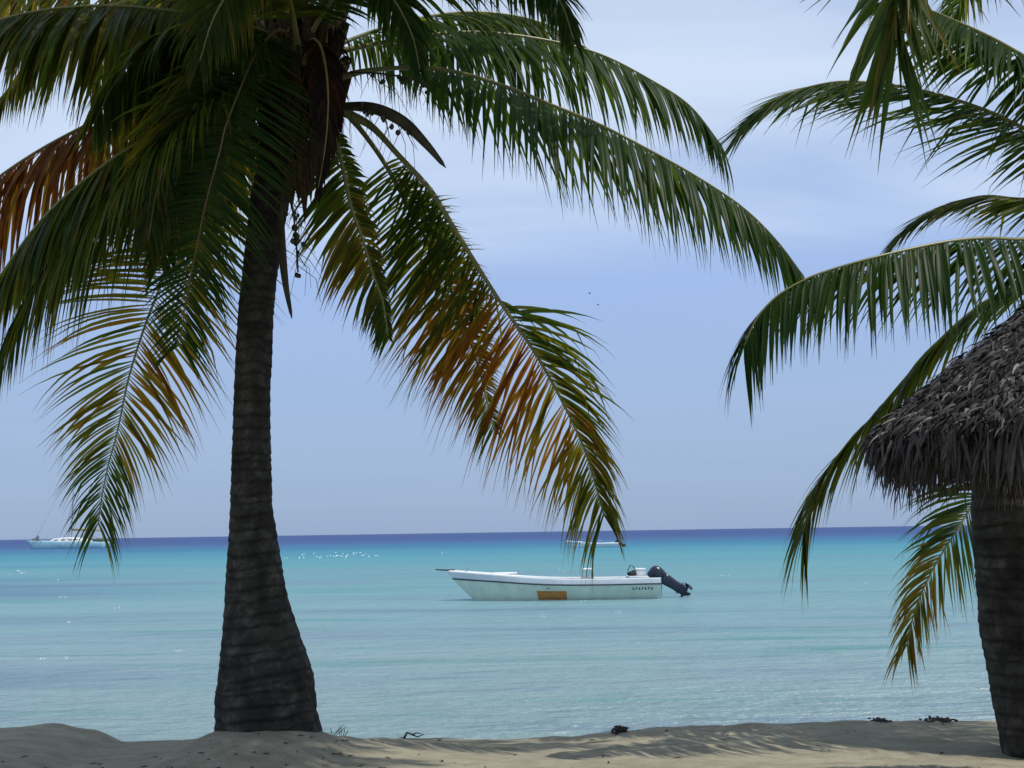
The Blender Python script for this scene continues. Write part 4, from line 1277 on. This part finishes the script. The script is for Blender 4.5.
m.tube([cp(1.1, -2.6, 1.85), cp(1.1, 2.6, 1.85)], 0.12 * k, 8)
m.build('railing', ALU, cat)
m = MB(); m.blob(cp(2.5, -2.3, 2.35), (0.35 * k, 0.3 * k, 0.75 * k), 9, 7, 0.15); m.blob(cp(1.9, -2.3, 2.1), (0.7 * k, 0.3 * k, 0.4 * k), 9, 6, 0.2)
m.build('bow_gear', GREYFAB, cat)
m = MB(); m.box(cp(16.3, -2.6, 1.75), (2.2 * k, 1.0 * k, 0.55 * k)); m.blob(cp(17.0, -1.2, 1.8), (0.7 * k, 0.9 * k, 0.6 * k), 8, 6, 0.2); m.build('stern_gear', DECKGREEN, cat, False, bevel=0.06)
m = MB(); m.tube([cp(14.2, -2.9, 3.2), cp(16.8, -2.9, 2.1)], 0.10 * k, 6); m.tube([cp(14.2, -2.9, 3.2), cp(14.2, -2.9, 1.7)], 0.07 * k, 6); m.build('stern_frame', KHAKI, cat)

# ------------------------------------------------------------------ two far birds
for u, v, lab in ((589.5, 293.5, 'tiny dark bird far off in the blue sky, higher one'), (598, 305, 'tiny dark bird far off in the blue sky, lower one')):
    c = at(u, v, 140.0)
    o = thing('bird', c, lab, 'bird', 'birds far off in the sky')
    m = MB()
    m.tube([c + Vector((-0.16, 0, 0)), c + Vector((0, 0, 0.01)), c + Vector((0.2, 0, 0))], [0.015, 0.06, 0.01], 8)
    for sy in (-1, 1):
        q = [c + Vector((-0.08, sy * 0.03, 0.02)), c + Vector((-0.04, sy * 0.22, 0.10)), c + Vector((0.07, sy * 0.48, 0.05)), c + Vector((0.08, sy * 0.22, 0.09)), c + Vector((0.08, sy * 0.03, 0.02))]
        m.add(q + [x + Vector((0, 0, 0.012)) for x in q], [(0, 1, 2, 3, 4), (9, 8, 7, 6, 5)] + [(i, (i + 1) % 5, 5 + (i + 1) % 5, 5 + i) for i in range(5)])
    m.build('bird_body', BIRD, o)

# ------------------------------------------------------------------ light
EL = 61.0
sun_dir = Vector((0.82, -0.52, 0)).normalized() * math.cos(R(EL)) + Vector((0, 0, math.sin(R(EL))))   # towards the sun
sd = bpy.data.lights.new('sun', 'SUN')
sd.energy = 4.9
sd.angle = R(0.53)
sd.color = (1.0, 0.95, 0.86)
so = bpy.data.objects.new('sun', sd)
COL.objects.link(so)
so.rotation_euler = sun_dir.to_track_quat('Z', 'Y').to_euler()

wd = bpy.data.worlds.new('World')
scene.world = wd
wd.use_nodes = True
nt = wd.node_tree
nt.nodes.clear()


def wn(t, **kw):
    n = nt.nodes.new(t)
    for k_, v_ in kw.items(): setattr(n, k_, v_)
    return n


def wmath(op, a, b=None, clamp=False):
    m = wn('ShaderNodeMath', operation=op, use_clamp=clamp)
    for i, x in enumerate((a, b)):
        if x is None: continue
        if isinstance(x, (int, float)): m.inputs[i].default_value = x
        else: nt.links.new(x, m.inputs[i])
    return m.outputs[0]


sky = wn('ShaderNodeTexSky', sky_type='NISHITA', sun_disc=False)
sky.sun_elevation = R(EL)
sky.sun_rotation = math.atan2(sun_dir.x, sun_dir.y)
sky.air_density = 1.0; sky.dust_density = 1.0; sky.ozone_density = 1.5; sky.altitude = 0
tc = wn('ShaderNodeTexCoord')
sp = wn('ShaderNodeSeparateXYZ'); nt.links.new(tc.outputs['Generated'], sp.inputs[0])
zz = wmath('MAXIMUM', sp.outputs['Z'], 0.02)
# cloud sheet: project the direction on a flat layer
cv = wn('ShaderNodeCombineXYZ')
den = wmath('ADD', zz, 0.10)
nt.links.new(wmath('DIVIDE', sp.outputs['X'], den), cv.inputs[0])
nt.links.new(wmath('DIVIDE', sp.outputs['Y'], den), cv.inputs[1])
mpn = wn('ShaderNodeMapping'); mpn.inputs['Scale'].default_value = (0.55, 1.25, 1); mpn.inputs['Location'].default_value = (0.35, 0.9, 0)
nt.links.new(cv.outputs[0], mpn.inputs['Vector'])
nz = wn('ShaderNodeTexNoise'); nz.inputs['Scale'].default_value = 0.9; nz.inputs['Detail'].default_value = 5; nz.inputs['Roughness'].default_value = 0.5; nz.inputs['Distortion'].default_value = 0.4
nt.links.new(mpn.outputs[0], nz.inputs['Vector'])
cr = wn('ShaderNodeMapRange'); cr.inputs['From Min'].default_value = 0.30; cr.inputs['From Max'].default_value = 0.62; cr.interpolation_type = 'SMOOTHSTEP'
nt.links.new(nz.outputs['Fac'], cr.inputs['Value'])
hz = wn('ShaderNodeValToRGB')
e = hz.color_ramp.elements
HZ = [(0.0, (2.95, 4.05, 6.0)), (0.10, (3.35, 4.6, 6.9)), (0.24, (3.55, 5.0, 8.2)), (0.46, (4.0, 5.2, 7.7)), (0.62, (1.6, 2.3, 4.0)), (1.0, (0.6, 1.0, 1.9))]
while len(e) < len(HZ): e.new(0.5)
for i, (p_, c_) in enumerate(HZ): e[i].position = p_; e[i].color = (*c_, 1)
nt.links.new(sp.outputs['Z'], hz.inputs[0])
hm = wn('ShaderNodeMix', data_type='RGBA'); hm.inputs[0].default_value = 0.90
nt.links.new(sky.outputs[0], hm.inputs[6]); nt.links.new(hz.outputs[0], hm.inputs[7])
hi = wn('ShaderNodeMapRange'); hi.inputs['From Min'].default_value = 0.235; hi.inputs['From Max'].default_value = 0.30; hi.interpolation_type = 'SMOOTHSTEP'
nt.links.new(sp.outputs['Z'], hi.inputs['Value'])
cf = wmath('MULTIPLY', wmath('MULTIPLY', cr.outputs[0], wmath('ADD', wmath('MULTIPLY', hi.outputs[0], 0.94), 0.04)), 0.85)
mx = wn('ShaderNodeMix', data_type='RGBA'); nt.links.new(cf, mx.inputs[0]); nt.links.new(hm.outputs[2], mx.inputs[6]); mx.inputs[7].default_value = (6.4, 7.5, 9.2, 1)
bg = wn('ShaderNodeBackground'); bg.inputs['Strength'].default_value = 0.15
nt.links.new(mx.outputs[2], bg.inputs['Color'])
wo = wn('ShaderNodeOutputWorld'); nt.links.new(bg.outputs[0], wo.inputs[0])

scene.view_settings.view_transform = 'Standard'
scene.view_settings.look = 'None'
scene.view_settings.exposure = -0.5
scene.view_settings.gamma = 1.0
scene.view_settings.use_curve_mapping = False
scene.render.engine = 'CYCLES'
scene.cycles.max_bounces = 6
scene.cycles.transparent_max_bounces = 4
